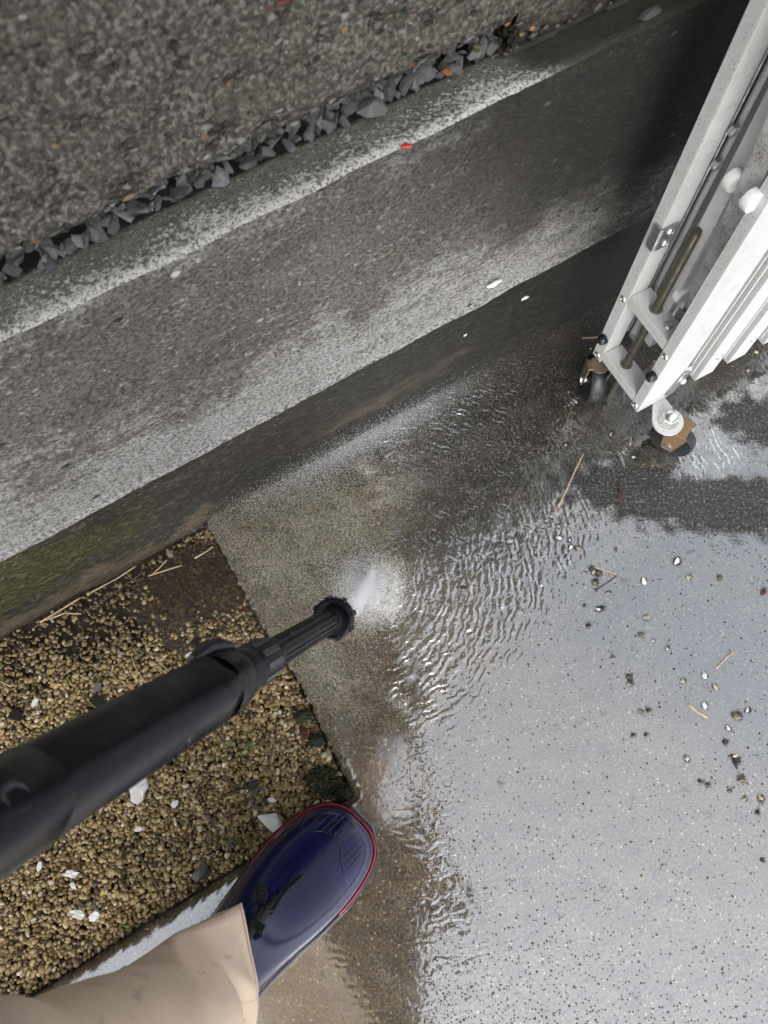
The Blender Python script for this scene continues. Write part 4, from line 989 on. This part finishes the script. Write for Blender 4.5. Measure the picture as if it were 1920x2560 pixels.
mb = MB(); mb.tube([drop(*bl(x, y, .1), .003) for x, y in dense([(660, 2264), (650, 2285), (640, 2305), (628, 2325)], 3)], .0014, 7); mb.build('drawcord', M['cord'], boot1, True)
tp = drop(*bl(646, 2318, .12), .004); mb = MB(); mb.lathe([(0, -.010), (.0042, -.0095), (.0052, -.005), (.005, .004), (.0042, .008), (0, .009)], (.35, -.75, .2), loc=tuple(tp), seg=14); mb.build('toggle', M['lance2'], boot1, True, 50)
bev_.to_mesh_clear()

def folded_tube(name, pts, radii, m, parent, amp=.006, seg=64, rows=60, open0=True, seed=0, flat=(1, 1), hem=False, shape=None, corner=None):
    pts = [Vector(p) for p in pts]; K = len(pts)
    def cr(t, arr):
        i = min(int(t), K - 2); f = t - i
        p0, p1, p2, p3 = arr[max(i - 1, 0)], arr[i], arr[i + 1], arr[min(i + 2, K - 1)]
        return .5 * ((2 * p1) + (p2 - p0) * f + (2 * p0 - 5 * p1 + 4 * p2 - p3) * f * f + (3 * p1 - p0 - 3 * p2 + p3) * f ** 3)
    rings = []; prev = None
    for r_i in range(rows + 1):
        t = r_i / rows * (K - 1); c = cr(t, pts); tn = (cr(min(t + .05, K - 1), pts) - cr(max(t - .05, 0), pts)).normalized(); R_ = cr(t, radii)
        a = (prev - tn * prev.dot(tn)) if prev else tn.cross(Vector((0, 0, 1)))
        if a.length < 1e-4: a = tn.cross(Vector((1, 0, 0)))
        a.normalize(); b_ = tn.cross(a); prev = a; ring = []
        for k_ in range(seg):
            th = 2 * math.pi * k_ / seg
            n_ = mnoise.fractal(Vector((math.cos(th) * 1.3, math.sin(th) * 1.3, t * 1.6 + seed)), .9, 2.0, 3)
            n2_ = mnoise.noise(Vector((math.cos(th) * .8 + 5, math.sin(th) * .8, t * 3.2 + th * .5 + seed)))
            rr_ = R_ + amp * n_ + amp * .8 * n2_
            dv_ = a * math.cos(th) * flat[0] + b_ * math.sin(th) * flat[1]
            if corner: rr_ *= 1 + .36 * max(0, dv_.normalized().dot(corner)) ** 14 * max(0, 1 - t * .9)
            ring.append(c + (a * math.cos(th) * flat[0] + b_ * math.sin(th) * flat[1]) * rr_)
        rings.append(ring)
    if hem:                                      # turn the cloth in at the hem
        c0 = pts[0]; tn = (pts[1] - pts[0]).normalized()
        rings = [[p + (c0 - p) * .06 + tn * .02 for p in rings[0]], [p + (c0 - p) * .03 for p in rings[0]]] + rings
    mb = MB(); mb.loft(rings, not open0, True)
    return mb.build(name, m, parent, True)
PL = person.location
def rel(p): return Vector(p) - Vector(PL)
ankle = Vector((HEEL[0], HEEL[1], 0)) + Vector((math.cos(BANG), math.sin(BANG), 0)) * .058
c0 = Vector(at(458, 2445, .165)); c1 = Vector(at(345, 2640, .29)); c2 = Vector(at(130, 2890, .42)); knee = Vector(at(-50, 3080, .52))
hipL = Vector((-.15, -.62, .88)); hipR = Vector((.04, -.66, .88))
def px_ring(cx_, cy_, r_, z, corner=None, n_=96):
    """A ring of cloth level with the ground: a circle drawn out to a sharp crease at one point."""
    c_ = at(cx_, cy_, z); e1 = at(cx_ + 100, cy_, z) - c_; e2 = at(cx_, cy_ + 100, z) - c_; L_ = []
    a0 = math.atan2(2246 - 2478, 608 - 498)
    if corner: a0 = math.atan2(corner[1] - cy_, corner[0] - cx_); phi = math.acos(r_ / max(math.hypot(corner[0] - cx_, corner[1] - cy_), r_ * 1.001))
    for i in range(n_):
        de = 2 * math.pi * i / n_; m_ = 1.0
        if corner:
            d_ = min(de, 2 * math.pi - de)
            if d_ < phi: m_ = 1 / math.cos(phi - d_)
        t = de + a0; L_.append(Vector(c_ + (e1 * math.cos(t) + e2 * math.sin(t)) * r_ * m_ / 100))
    return L_
key = [(498, 2476, 142, .180, (600, 2252)), (498, 2476, 148, .168, (608, 2246)), (498, 2478, 150, .172, (608, 2246)), (490, 2490, 157, .190, (594, 2254)), (476, 2506, 163, .212, (560, 2275)), (448, 2536, 158, .236, (500, 2312)),
       (432, 2562, 190, .252, (430, 2350)), (380, 2590, 190, .29, None), (300, 2625, 205, .33, None), (200, 2665, 211, .38, None), (80, 2725, 221, .44, None), (-60, 2830, 240, .50, None)]
rings_ = [px_ring(*k_) for k_ in key]
nk = len(rings_[0])
for (pc, rr_) in (((knee + hipL) / 2 + Vector((0, .03, .05)), .098), (hipL + Vector((.05, 0, .08)), .12)):
    rings_.append([Vector(pc) + (p - sum(rings_[11], Vector()) / nk).normalized() * rr_ for p in rings_[11]])
fineR = []
for i in range(len(rings_) - 1):
    p0, p1, p2, p3 = rings_[max(i - 1, 0)], rings_[i], rings_[i + 1], rings_[min(i + 2, len(rings_) - 1)]
    for q in range(5):
        t = q / 5; L_ = []
        for k_ in range(nk):
            v = .5 * ((2 * p1[k_]) + (p2[k_] - p0[k_]) * t + (2 * p0[k_] - 5 * p1[k_] + 4 * p2[k_] - p3[k_]) * t * t + (3 * p1[k_] - p0[k_] - 3 * p2[k_] + p3[k_]) * t ** 3)
            c_ = sum(p1, Vector()) / nk; nd = (v - c_).normalized()
            w_ = min(1, max(0, (i - 1) / 3)) * (1 if i < 8 else .25)
            rd_ = 1 - abs(mnoise.noise(Vector((v.x * 11 + v.z * 7, v.y * 11, v.z * 9)) + Vector((5, 2, 9))))
            fold = .0016 * mnoise.noise(v * 34) + .009 * w_ * (rd_ ** 5 - .4) + .004 * w_ * mnoise.noise(Vector((v.x * 9 + v.y * 14, v.y * 10 - v.z * 16, v.z * 9))) - .006 * w_ * max(0, mnoise.noise(Vector((v.x * 16, v.y * 16, v.z * 34)) + Vector((3, 1, 7)))) ** 1
            L_.append(rel(v + nd * fold))
        fineR.append(L_)
fineR.append([rel(p) for p in rings_[-1]])
mb = MB(); mb.loft(fineR, False, True); tr = mb.build('trousers', M['trousers'], person, True)
mb = MB(); st_ = fineR[3 * 5 - 2]; mb.tube(st_ + [st_[0]], .0007, 5, False); mb.build('hem_stitching', M['stitch'], tr)
ank2 = Vector((-.47, -.75, .16)); knee2 = Vector((-.28, -.62, .5))
tr2 = folded_tube('trousers', [rel(ank2), rel(ank2 * .6 + knee2 * .4), rel(knee2), rel(hipR * .5 + knee2 * .5), rel(hipR + Vector((-.05, 0, .08)))], [.07, .074, .084, .1, .12], M['trousers'], person, .006, 48, 60, True, 8, (1, 1), True)

def skin_body(name, joints, edges, m, parent, sub=2):
    """One continuous figure grown round a skeleton. joints: name -> (point, rx, ry); the first joint is the root."""
    names = list(joints); me = bpy.data.meshes.new(name)
    me.from_pydata([tuple(rel(joints[k][0])) for k in names], [(names.index(a), names.index(b)) for a, b in edges], [])
    o = bpy.data.objects.new(name, me); COL.objects.link(o); o.parent = parent
    sk = o.modifiers.new('skin', 'SKIN'); sk.use_smooth_shade = True
    for v, k in zip(me.skin_vertices[0].data, names):
        v.radius = (joints[k][1], joints[k][2]); v.use_root = (k == names[0])
    ss = o.modifiers.new('sub', 'SUBSURF'); ss.levels = sub; ss.render_levels = sub
    me.materials.append(m); return o
HL = L0 + LA * .70                               # where the left hand grips the lance
Vv = Vector
J_ = {'pelvis': (Vv((-.11, -.60, .93)), .16, .11), 'waist': (Vv((-.13, -.46, 1.06)), .16, .11), 'chest': (Vv((-.12, -.26, 1.22)), .165, .12), 'neckb': (Vv((-.09, -.08, 1.32)), .08, .07), 'neck': (Vv((-.085, -.01, 1.36)), .05, .05),
      'head': (Vv((-.08, .09, 1.42)), .075, .085), 'crown': (Vv((-.08, .18, 1.46)), .06, .07),
      'shR': (Vv((.08, -.14, 1.29)), .06, .06), 'elR': (Vv((.14, -.27, 1.06)), .042, .042), 'wrR': (Vv((.07, -.17, .99)), .028, .024), 'paR': (Vv((.04, -.10, .985)), .034, .018),
      'shL': (Vv((-.27, -.14, 1.29)), .06, .06), 'elL': (Vv((-.42, -.30, 1.02)), .042, .042), 'wrL': (HL + Vv((-.05, -.08, .06)), .028, .024), 'paL': (HL + Vv((-.025, -.03, .035)), .034, .02)}
Ed = [('pelvis', 'waist'), ('waist', 'chest'), ('chest', 'neckb'), ('neckb', 'neck'), ('neck', 'head'), ('head', 'crown'), ('chest', 'shR'), ('shR', 'elR'), ('elR', 'wrR'), ('wrR', 'paR'), ('chest', 'shL'), ('shL', 'elL'), ('elL', 'wrL'), ('wrL', 'paL')]
for i in range(4):
    o_ = -.028 + i * .018; l_ = (.06, .07, .066, .05)[i]
    b0 = J_['paR'][0] + Vv((o_, .02, 0)); J_[f'fr{i}a'] = (b0 + Vv((0, .3 * l_, .012)), .0088, .0088); J_[f'fr{i}b'] = (b0 + Vv((0, .45 * l_, .035)), .008, .008)
    Ed += [('paR', f'fr{i}a'), (f'fr{i}a', f'fr{i}b')]
    b1 = HL + LA * (o_) + Vv((-.02, -.01, .034)); J_[f'fl{i}a'] = (b1 + Vv((.035, .02, .004)), .0088, .0088); J_[f'fl{i}b'] = (b1 + Vv((.058, .028, -.025)), .008, .008)
    Ed += [('paL', f'fl{i}a'), (f'fl{i}a', f'fl{i}b')]
J_['tr'] = (J_['paR'][0] + Vv((-.045, .0, .012)), .0095, .0095); Ed.append(('paR', 'tr')); J_['tl'] = (J_['paL'][0] - LA * .05 + Vv((.01, .02, -.01)), .0095, .0095); Ed.append(('paL', 'tl'))
body = skin_body('body', J_, Ed, M['skin'], person)
Jj = {k: (J_[k][0], J_[k][1] * 1.13 + .004, J_[k][2] * 1.13 + .004) for k in ('pelvis', 'waist', 'chest', 'neckb', 'shR', 'elR', 'shL', 'elL')}
Jj['wrR'] = (J_['wrR'][0] * .9 + J_['elR'][0] * .1, .036, .034); Jj['wrL'] = (J_['wrL'][0] * .9 + J_['elL'][0] * .1, .036, .034)
jk = skin_body('jacket', Jj, [e for e in Ed if e[0] in Jj and e[1] in Jj], M['jacket'], person)
hr = skin_body('hair', {'head': (J_['head'][0] + Vv((0, -.02, .022)), .082, .088), 'crown': (J_['crown'][0] + Vv((0, -.01, .018)), .066, .07)}, [('head', 'crown')], M['hair'], person)
face = J_['head'][0] + Vv((0, .055, -.075))
for sx in (-1, 1):
    mb = MB(); bmesh.ops.create_uvsphere(mb.bm, u_segments=12, v_segments=8, radius=.011); o = mb.build('eye', M['nylon'], person, True); o.location = rel(face + Vv((sx * .030, .022, .018)))
    mb = MB(); bmesh.ops.create_uvsphere(mb.bm, u_segments=12, v_segments=8, radius=.018); o = mb.build('ear', M['skin'], person, True); o.location = rel(J_['head'][0] + Vv((sx * .082, 0, -.01))); o.scale = (.4, .8, 1.3)
mb = MB(); mb.tube([(0, .02, .02), (0, .008, -.012), (0, -.008, -.02)], [.006, .011, .009], 8); o = mb.build('nose', M['skin'], person, True); o.location = rel(face)
mb = MB(); mb.tube([(-.022, -.028, .004), (0, -.031, -.002), (.022, -.028, .004)], [.003, .005, .003], 8); o = mb.build('mouth', M['petal'], person, True); o.location = rel(face)

# ------------------------------------------------------------------ loose things
pebs = {k_: [stone_mesh('pebble_shape', M[k_], 16, .7, 200 + i, True) for i in range(3)] for k_ in ('pale', 'dkpeb', 'olive', 'redpeb', 'white', 'grey')}
GP = 'loose pebbles on the wet concrete'
LAB = {'pale': 'small pale tan pebble lying loose on the wet concrete', 'dkpeb': 'small black wet pebble lying loose on the wet concrete', 'olive': 'small olive brown pebble lying loose on the wet concrete', 'redpeb': 'small red brown pebble lying loose on the wet concrete', 'white': 'small white pebble lying loose on the wet concrete'}
OWN = {0: 'white pebble left of a tan one where the ripples meet smooth water', 1: 'tan pebble right of a white one where the ripples meet smooth water', 5: 'tan pebble under the end of the thin straw stem', 6: 'olive pebble under the middle of the thin straw stem',
       7: 'black pebble touching the end of the thin straw stem', 8: 'olive pebble just above the knobbed reddish twig', 12: 'red brown pebble at the right edge of the picture', 24: 'tan pebble just below a clump of black grit', 23: 'clump of black grit above a tan pebble',
       28: 'white pebble beside the split flat twig', 29: 'white pebble touching the largest olive stone', 43: 'white pebble at the foot of the rear caster', 46: 'white pebble just below the front caster', 47: 'red pebble left of the rear caster on dark concrete',
       48: 'tan pebble on the ground between the two gate posts', 51: 'tan pebble above the longest dry straw stem', 45: 'tan pebble left of the front caster above a short twig', 41: 'tan pebble near the right edge below the long dark stone'}
for i, ((x, y), d_, k_) in enumerate(items):
    r_ = d_ * .5 / FPX * random.uniform(1.25, 1.45); p = at(x, y, r_ * .55 + .0012)
    place('loose_pebble', pebs[k_][i % 3], tuple(p), r_, (random.uniform(-.4, .4), random.uniform(-.4, .4), random.uniform(0, 6.28)), OWN.get(i, LAB[k_]), 'pebble', GP)
p = at(*z5(920, 327), .003); place('white_stone', pebs['white'][0], tuple(p), .0056, (.3, .1, .9), 'largest white angular stone on the wet concrete, alone', 'stone')
p = at(*z5(1397, 1548), .004); place('olive_stone', pebs['olive'][1], tuple(p), (.0066, .0055, .0055), (.1, .2, -.6), 'largest olive brown stone lying on the wet concrete', 'stone')
p = at(*z5(1390, 1908), .004); place('dark_stone', pebs['dkpeb'][2], tuple(p), (.0088, .0042, .005), (.1, .1, 1.7), 'long dark wet stone lying on the concrete toward the lower right', 'stone')
p = at(*z5(1385, 1862), .009); place('pale_chip', pebs['pale'][2], tuple(p), .0035, (.2, .1, .3), 'pale chip resting on the end of the long dark stone', 'stone')

def stick(name, pts, r_, m, label, z=.003, cat='twig', fork=None, seed=0):
    P_ = [Vector(at(x, y, zz)) for (x, y, zz) in [(q[0], q[1], q[2] if len(q) > 2 else z) for q in pts]]
    fine = []
    for a, b_ in zip(P_[:-1], P_[1:]):
        for t in (0, .33, .66): fine.append(a.lerp(b_, t))
    fine.append(P_[-1]); rr_ = random.Random(seed)
    mb = MB(); mb.tube(fine, [r_ * rr_.uniform(.75, 1.2) for _ in fine], 7)
    if fork:
        for f in fork: mb.tube([Vector(at(*q, z)) for q in f], r_ * .7, 6)
    o = mb.build(name, m, None, True); tag(o, label, cat); return o
S5 = lambda *a: [z5(*q) for q in a]
stick('straw', S5((262, 370), (350, 400), (450, 432)), .0008, M['straw'], 'thin pale straw stem lying among the pebbles on the wet concrete', .0045)
stick('twig', S5((288, 548), (380, 490), (448, 440)), .0011, M['bark'], 'short reddish twig with a knobbed end beside the thin straw', .0035, fork=[[z5(288, 548), z5(270, 540)], [z5(288, 548), z5(295, 565)], [z5(448, 440), z5(452, 425)]])
stick('twig', S5((1232, 1172), (1290, 1110), (1345, 1055)), .0011, M['straw'], 'short pale twig with a forked tip on the grey wet concrete', .0035, fork=[[z5(1345, 1055), z5(1350, 1032)], [z5(1345, 1055), z5(1382, 1045)]])
stick('twig', S5((1010, 1450), (1080, 1510), (1162, 1558)), .0016, M['straw'], 'split flat twig lying beside a white pebble on the wet concrete', .0035)
stick('straw', [(1395, 1268), (1420, 1215), (1440, 1170), (1458, 1134)], .0013, M['straw'], 'longest dry straw stem lying on the dark wet concrete', .004)
stick('straw', [z6(160, 300), z6(280, 292), z6(372, 288)], .0009, M['straw'], 'thin straw on the dark ground beside the rear caster', .004)
stick('twig', [z6(728, 1435), z6(722, 1480), z6(715, 1530)], .001, M['straw'], 'very short twig on the dark concrete left of the front caster', .003)
stick('twig', [(1545, 1210), (1552, 1225), (1545, 1240), (1552, 1255)], .0012, M['redpeb'], 'curled pink brown leaf scrap on the rough dark concrete', .003, 'leaf scrap')
stick('straw', [(1578, 2030), (1585, 1990)], .0005, M['straw'], 'hair thin pale stem lying on the lower wet concrete', .003)
# along the footing and in the gravel
zg = -.008
Z3 = lambda x, y: (x * .386, 1280 + y * .386)
sticks = [([Z3(258, 715), Z3(400, 630), Z3(520, 555)], .0013, 'pale straw lying along the mossy wall footing'), ([Z3(300, 700), Z3(420, 655), Z3(525, 660)], .001, 'bent straw just below the straw at the wall footing'),
          ([Z3(590, 520), Z3(760, 430), Z3(880, 350)], .001, 'long thin straw pressed against the foot of the wall'), ([Z3(535, 655), Z3(700, 555), Z3(820, 465), Z3(945, 380)], .001, 'longest brown stem running across the gravel near the wall'),
          ([Z3(980, 410), Z3(1040, 355), Z3(1080, 310)], .0011, 'straw leaning toward the puddle from the wall foot'), ([Z3(960, 415), Z3(1080, 375), Z3(1180, 345)], .0009, 'thin straw at the edge of the puddle'),
          ([Z3(1260, 300), Z3(1330, 260), Z3(1380, 225)], .0012, 'straw lying in the puddle near the concrete edge'), ([Z3(850, 935), Z3(880, 1010), Z3(935, 1100)], .0008, 'curved orange stem on the gravel above the lance'),
          ([Z3(1000, 940), Z3(1050, 990), Z3(1095, 1030)], .0009, 'short pale straw next to the lance clip'), ([Z3(990, 965), Z3(1030, 1010), Z3(1075, 1040)], .0007, 'thin straw just left of the short pale straw'),
          ([Z3(0, 1095), Z3(40, 1115), Z3(75, 1130)], .001, 'pale straw at the left end of the gravel'), ([Z3(130, 860), Z3(110, 940), Z3(100, 1010)], .0009, 'brown stem standing across the gravel at the left'),
          ([Z3(30, 830), Z3(80, 855), Z3(120, 890)], .0009, 'dark straw near the dirty left end of the wall foot')]
for i, (pp, r_, lb) in enumerate(sticks): stick('straw', [(x, y, zg + .002) for x, y in pp], r_, M['straw'] if i not in (3, 11, 12) else M['bark'], lb, seed=i)
Z4 = lambda x, y: (x * .5787, 1960 + y * .5787)
Zc = lambda x, y: (x * .422, 1560 + y * .422)
leafs = [([Zc(1180, 950), Zc(1170, 1000), Zc(1155, 1045)], .0016, 'brown leaf sliver right of the white flake'), ([Zc(1290, 1040), Zc(1350, 1010), Zc(1410, 985)], .0022, 'dark leaf strip left of the black hook'), ([Zc(1300, 915), Zc(1350, 935), Zc(1420, 965)], .0017, 'dark stem above the leaf strip by the hook'),
         ([Zc(1420, 1060), Zc(1460, 1045), Zc(1500, 1020)], .0019, 'dark leaf fragment just below the leaf strip'), ([Zc(1340, 1155), Zc(1390, 1130), Zc(1440, 1100)], .0018, 'brown leaf strip above the white marked stone'), ([Zc(1475, 1190), Zc(1510, 1160), Zc(1540, 1130)], .002, 'black bark sliver touching the white marked stone'),
         ([Zc(1285, 1345), Zc(1285, 1300), Zc(1290, 1250)], .0016, 'upright dark stem piece in the gravel left of the boot'), ([Zc(825, 1365), Zc(880, 1450), Zc(935, 1560)], .0019, 'long split leaf stalk lying on the gravel between flakes'), ([Zc(1640, 560), Zc(1630, 680), Zc(1590, 850)], .0009, 'long dark grass stalk beside the concrete edge'),
         ([Zc(1265, 610), Zc(1310, 680), Zc(1355, 740)], .001, 'red brown twig just under the lance'), ([Zc(1240, 1130), Zc(1255, 1170), Zc(1275, 1210)], .0014, 'short black stem in the middle of the gravel')]
for i, (pp, r_, lb) in enumerate(leafs): stick('leaf_strip', [(x, y, zg + .0035) for x, y in pp], r_, M['leaf'] if i % 2 else M['bark'], lb, cat='dead leaf', seed=40 + i)
def onbed(x, y, z=zg): return tuple(at(x, y, z))
flake('white_flake', M['white'], onbed(347, 1972, -.004), .0165, .85, .9, 'largest white flake lying on the gravel below the lance', 'flake', .003, 11)
flake('white_flake', M['white'], onbed(437, 2010, -.004), .0058, .65, .8, 'small white flake right of the largest white flake', 'flake', .002, 12, jag=.2)
flake('white_flake', M['white'], onbed(98, 2166, -.004), .0062, .5, 1.45, 'leaf shaped white flake nearest the left edge of the gravel', 'flake', .0015, 13, jag=.2)
flake('white_flake', M['white'], onbed(178, 2185, -.004), .0105, .42, -.1, 'curled white flake between the leaf shaped flake and the trouser leg', 'flake', .0015, 14)
flake('white_flake', M['white'], onbed(183, 2215, -.004), .0055, .5, -.8, 'small twisted white flake just below the curled one', 'flake', .0015, 15)
flake('white_flake', M['white'], onbed(195, 2285, -.004), .0105, .5, -.3, 'white flake with a dark notch nearest the tan trouser leg', 'flake', .002, 16)
flake('white_flake', M['white'], onbed(235, 2290, -.003), .0065, .9, .5, 'upright white flake overlapping the notched flake', 'flake', .002, 17, tiltx=.3)
flake('white_flake', M['white'], onbed(87, 1755, -.004), .0068, .5, 1.2, 'white flake on the gravel above the lance handle', 'flake', .002, 18)
flake('white_flake', M['white'], onbed(474, 1637, -.004), .006, .6, .3, 'triangular white flake near the lance clip', 'flake', .0015, 19)
flake('white_flake', M['white'], onbed(250, 2022, -.004), .0038, .7, .3, 'tiny white flake touching the shadow of the lance', 'flake', .0015, 20)
flake('white_flake', M['white'], onbed(345, 2073, -.004), .0052, .6, .2, 'oblong cream flake below the largest white flake', 'flake', .002, 23, jag=.15)
flake('white_flake', M['white'], onbed(680, 2000, -.004), .0055, .5, -.2, 'torn white scrap beside the black hook', 'flake', .0015, 24)
flake('grey_shell', M['grey'], onbed(243, 1718, -.004), .008, .7, 1.1, 'pale grey shell piece on the gravel above the lance', 'shell', .002, 21)
p = at(678, 2056, .0); place('marked_stone', stone_mesh('marked_stone', M['white'], 14, .7, 77, True), (p[0], p[1], -.002), (.0165, .015, .012), (.2, .1, -.5), 'white stone with a grey side touching the toe of the boot', 'stone')
p = at(500, 2183, .0); place('grey_cobble', stone_mesh('grey_cobble', M['grey'], 18, .8, 78, True), (p[0], p[1], -.006), .0125, (.2, .1, .5), 'grey round stone half sunk in the gravel left of the boot', 'stone')
for (x, y, r_, mt, lb) in [(38, 1790, .0125, 'dkpeb', 'dark rounded stone in the gravel at the left above the lance'), (243, 1757, .0135, 'dkpeb', 'dark stone partly hidden by the top edge of the lance'), (489, 1607, .009, 'dkpeb', 'black long pebble between the puddle and the lance'), (632, 1960, .0095, 'dkpeb', 'black stone just above the black hook'),
                           (577, 2103, .0065, 'dkpeb', 'small black stone left of the boot toe'), (620, 1790, .006, 'redpeb', 'red brown stone in the gravel under the lance'), (760, 1835, .0085, 'redpeb', 'pink brown stone beside the concrete edge'), (420, 1380 + 0, .0065, 'olive', 'amber pebble at the foot of the wall by the puddle')]:
    p = at(x, y, .0); place('bed_stone', pebs[mt][0], (p[0], p[1], -.006), r_, (.2, .3, random.uniform(0, 6)), lb, 'stone')
hk = Vector(at(648, 1995, .003)); mb = MB(); mb.tube([hk + Vector((math.cos(a) * .0095, math.sin(a) * .011, .003 * math.sin(a * .7))) for a in np.linspace(.6, 5.6, 22)], .0017, 8)
o = mb.build('plastic_hook', M['lance3'], None, True); tag(o, 'black C shaped plastic hook on the gravel near the boot toe', 'hook')
flake('yellow_petal', M['yellow'], onbed(257, 2233, -.005), .004, .7, .3, 'bright yellow petal among the gravel', 'petal', .001, 31)
def weed(x, y, n_, size, label, seed=0):
    r_ = random.Random(seed); base = Vector(at(x, y, -.008)); e_ = empty('weed', tuple(base)); tag(e_, label, 'weed')
    for i in range(n_):
        a = r_.uniform(0, 6.28); tip = Vector((math.cos(a) * size * r_.uniform(.4, 1), math.sin(a) * size * r_.uniform(.4, 1), size * r_.uniform(.3, .9)))
        mb = MB(); mb.tube([(0, 0, 0), tip * .5 + Vector((0, 0, size * .15)), tip], .0005, 5); mb.build('stem', M['green'], e_, True)
        mb = MB(); l_ = size * r_.uniform(.25, .4); nrm = Vector((math.cos(a + .3), math.sin(a + .3), .2)); sd = Vector((-nrm.y, nrm.x, .1))
        pts = [tip - nrm * .1 * l_, tip + nrm * .4 * l_ + sd * .28 * l_, tip + nrm * l_, tip + nrm * .4 * l_ - sd * .28 * l_]; up = Vector((0, 0, .0006))
        a_ = [mb.bm.verts.new(q) for q in pts]; b_ = [mb.bm.verts.new(q + up) for q in pts]
        mb.bm.faces.new(a_[::-1]); mb.bm.faces.new(b_)
        for j in range(4): mb.bm.faces.new((a_[j], a_[(j + 1) % 4], b_[(j + 1) % 4], b_[j]))
        mb.build('leaf', M['green'], e_)
weed(598, 1872, 9, .02, 'largest green weed sprouting from the gravel under the lance', 1)
weed(760, 1802, 4, .008, 'tiny bright green sprout at the concrete edge', 2)
weed(208, 2070, 4, .007, 'small green sprout in the gravel below the lance', 3)
weed(598, 2110, 5, .008, 'green sprout in the gravel beside the boot', 4)
weed(315, 2307, 4, .009, 'green sprout next to the tan trouser leg', 5)
weed(210, 1587, 4, .007, 'pale green sprout near the wall foot at the left', 6)
weed(5, 1672, 4, .009, 'green sprout at the far left of the gravel', 7)
weed(540, 2095, 4, .006, 'little sprout between the gravel and the concrete kerb', 8)
# moss lumps on the broken concrete edge
mossm = plain('dark_moss', (.03, .038, .012), .8, 500, .6, (.008, .01, .004), 1.0)
def moss(x, y, r_, lb, seed):
    p = at(x, y, 0); q = np.random.default_rng(seed); k_ = 160
    a = q.uniform(0, 6.28, k_); d_ = np.sqrt(q.uniform(0, 1, k_)) * r_
    Pm = np.stack([p[0] + d_ * np.cos(a), p[1] + d_ * np.sin(a) * .8, -.008 + .008 * (1 - (d_ / r_) ** 2)], 1); s2 = q.uniform(.0012, .0028, k_)
    Vm, Fm, _ = scatter(Pm, np.stack([s2, s2, s2 * .8], 1), np.ones((k_, 3)), ICO1, q, .2)
    tag(mesh('moss_clump', Vm, Fm, mossm, None, True), lb, 'moss')
moss(808, 1950, .021, 'dark moss clump at the corner of the concrete edge', 1); moss(862, 1985, .012, 'small moss clump where the concrete corner meets the boot', 2); moss(755, 1790, .010, 'moss clump on the concrete edge under the bright sprout', 3); moss(790, 1850, .009, 'moss clump midway along the concrete edge', 4)
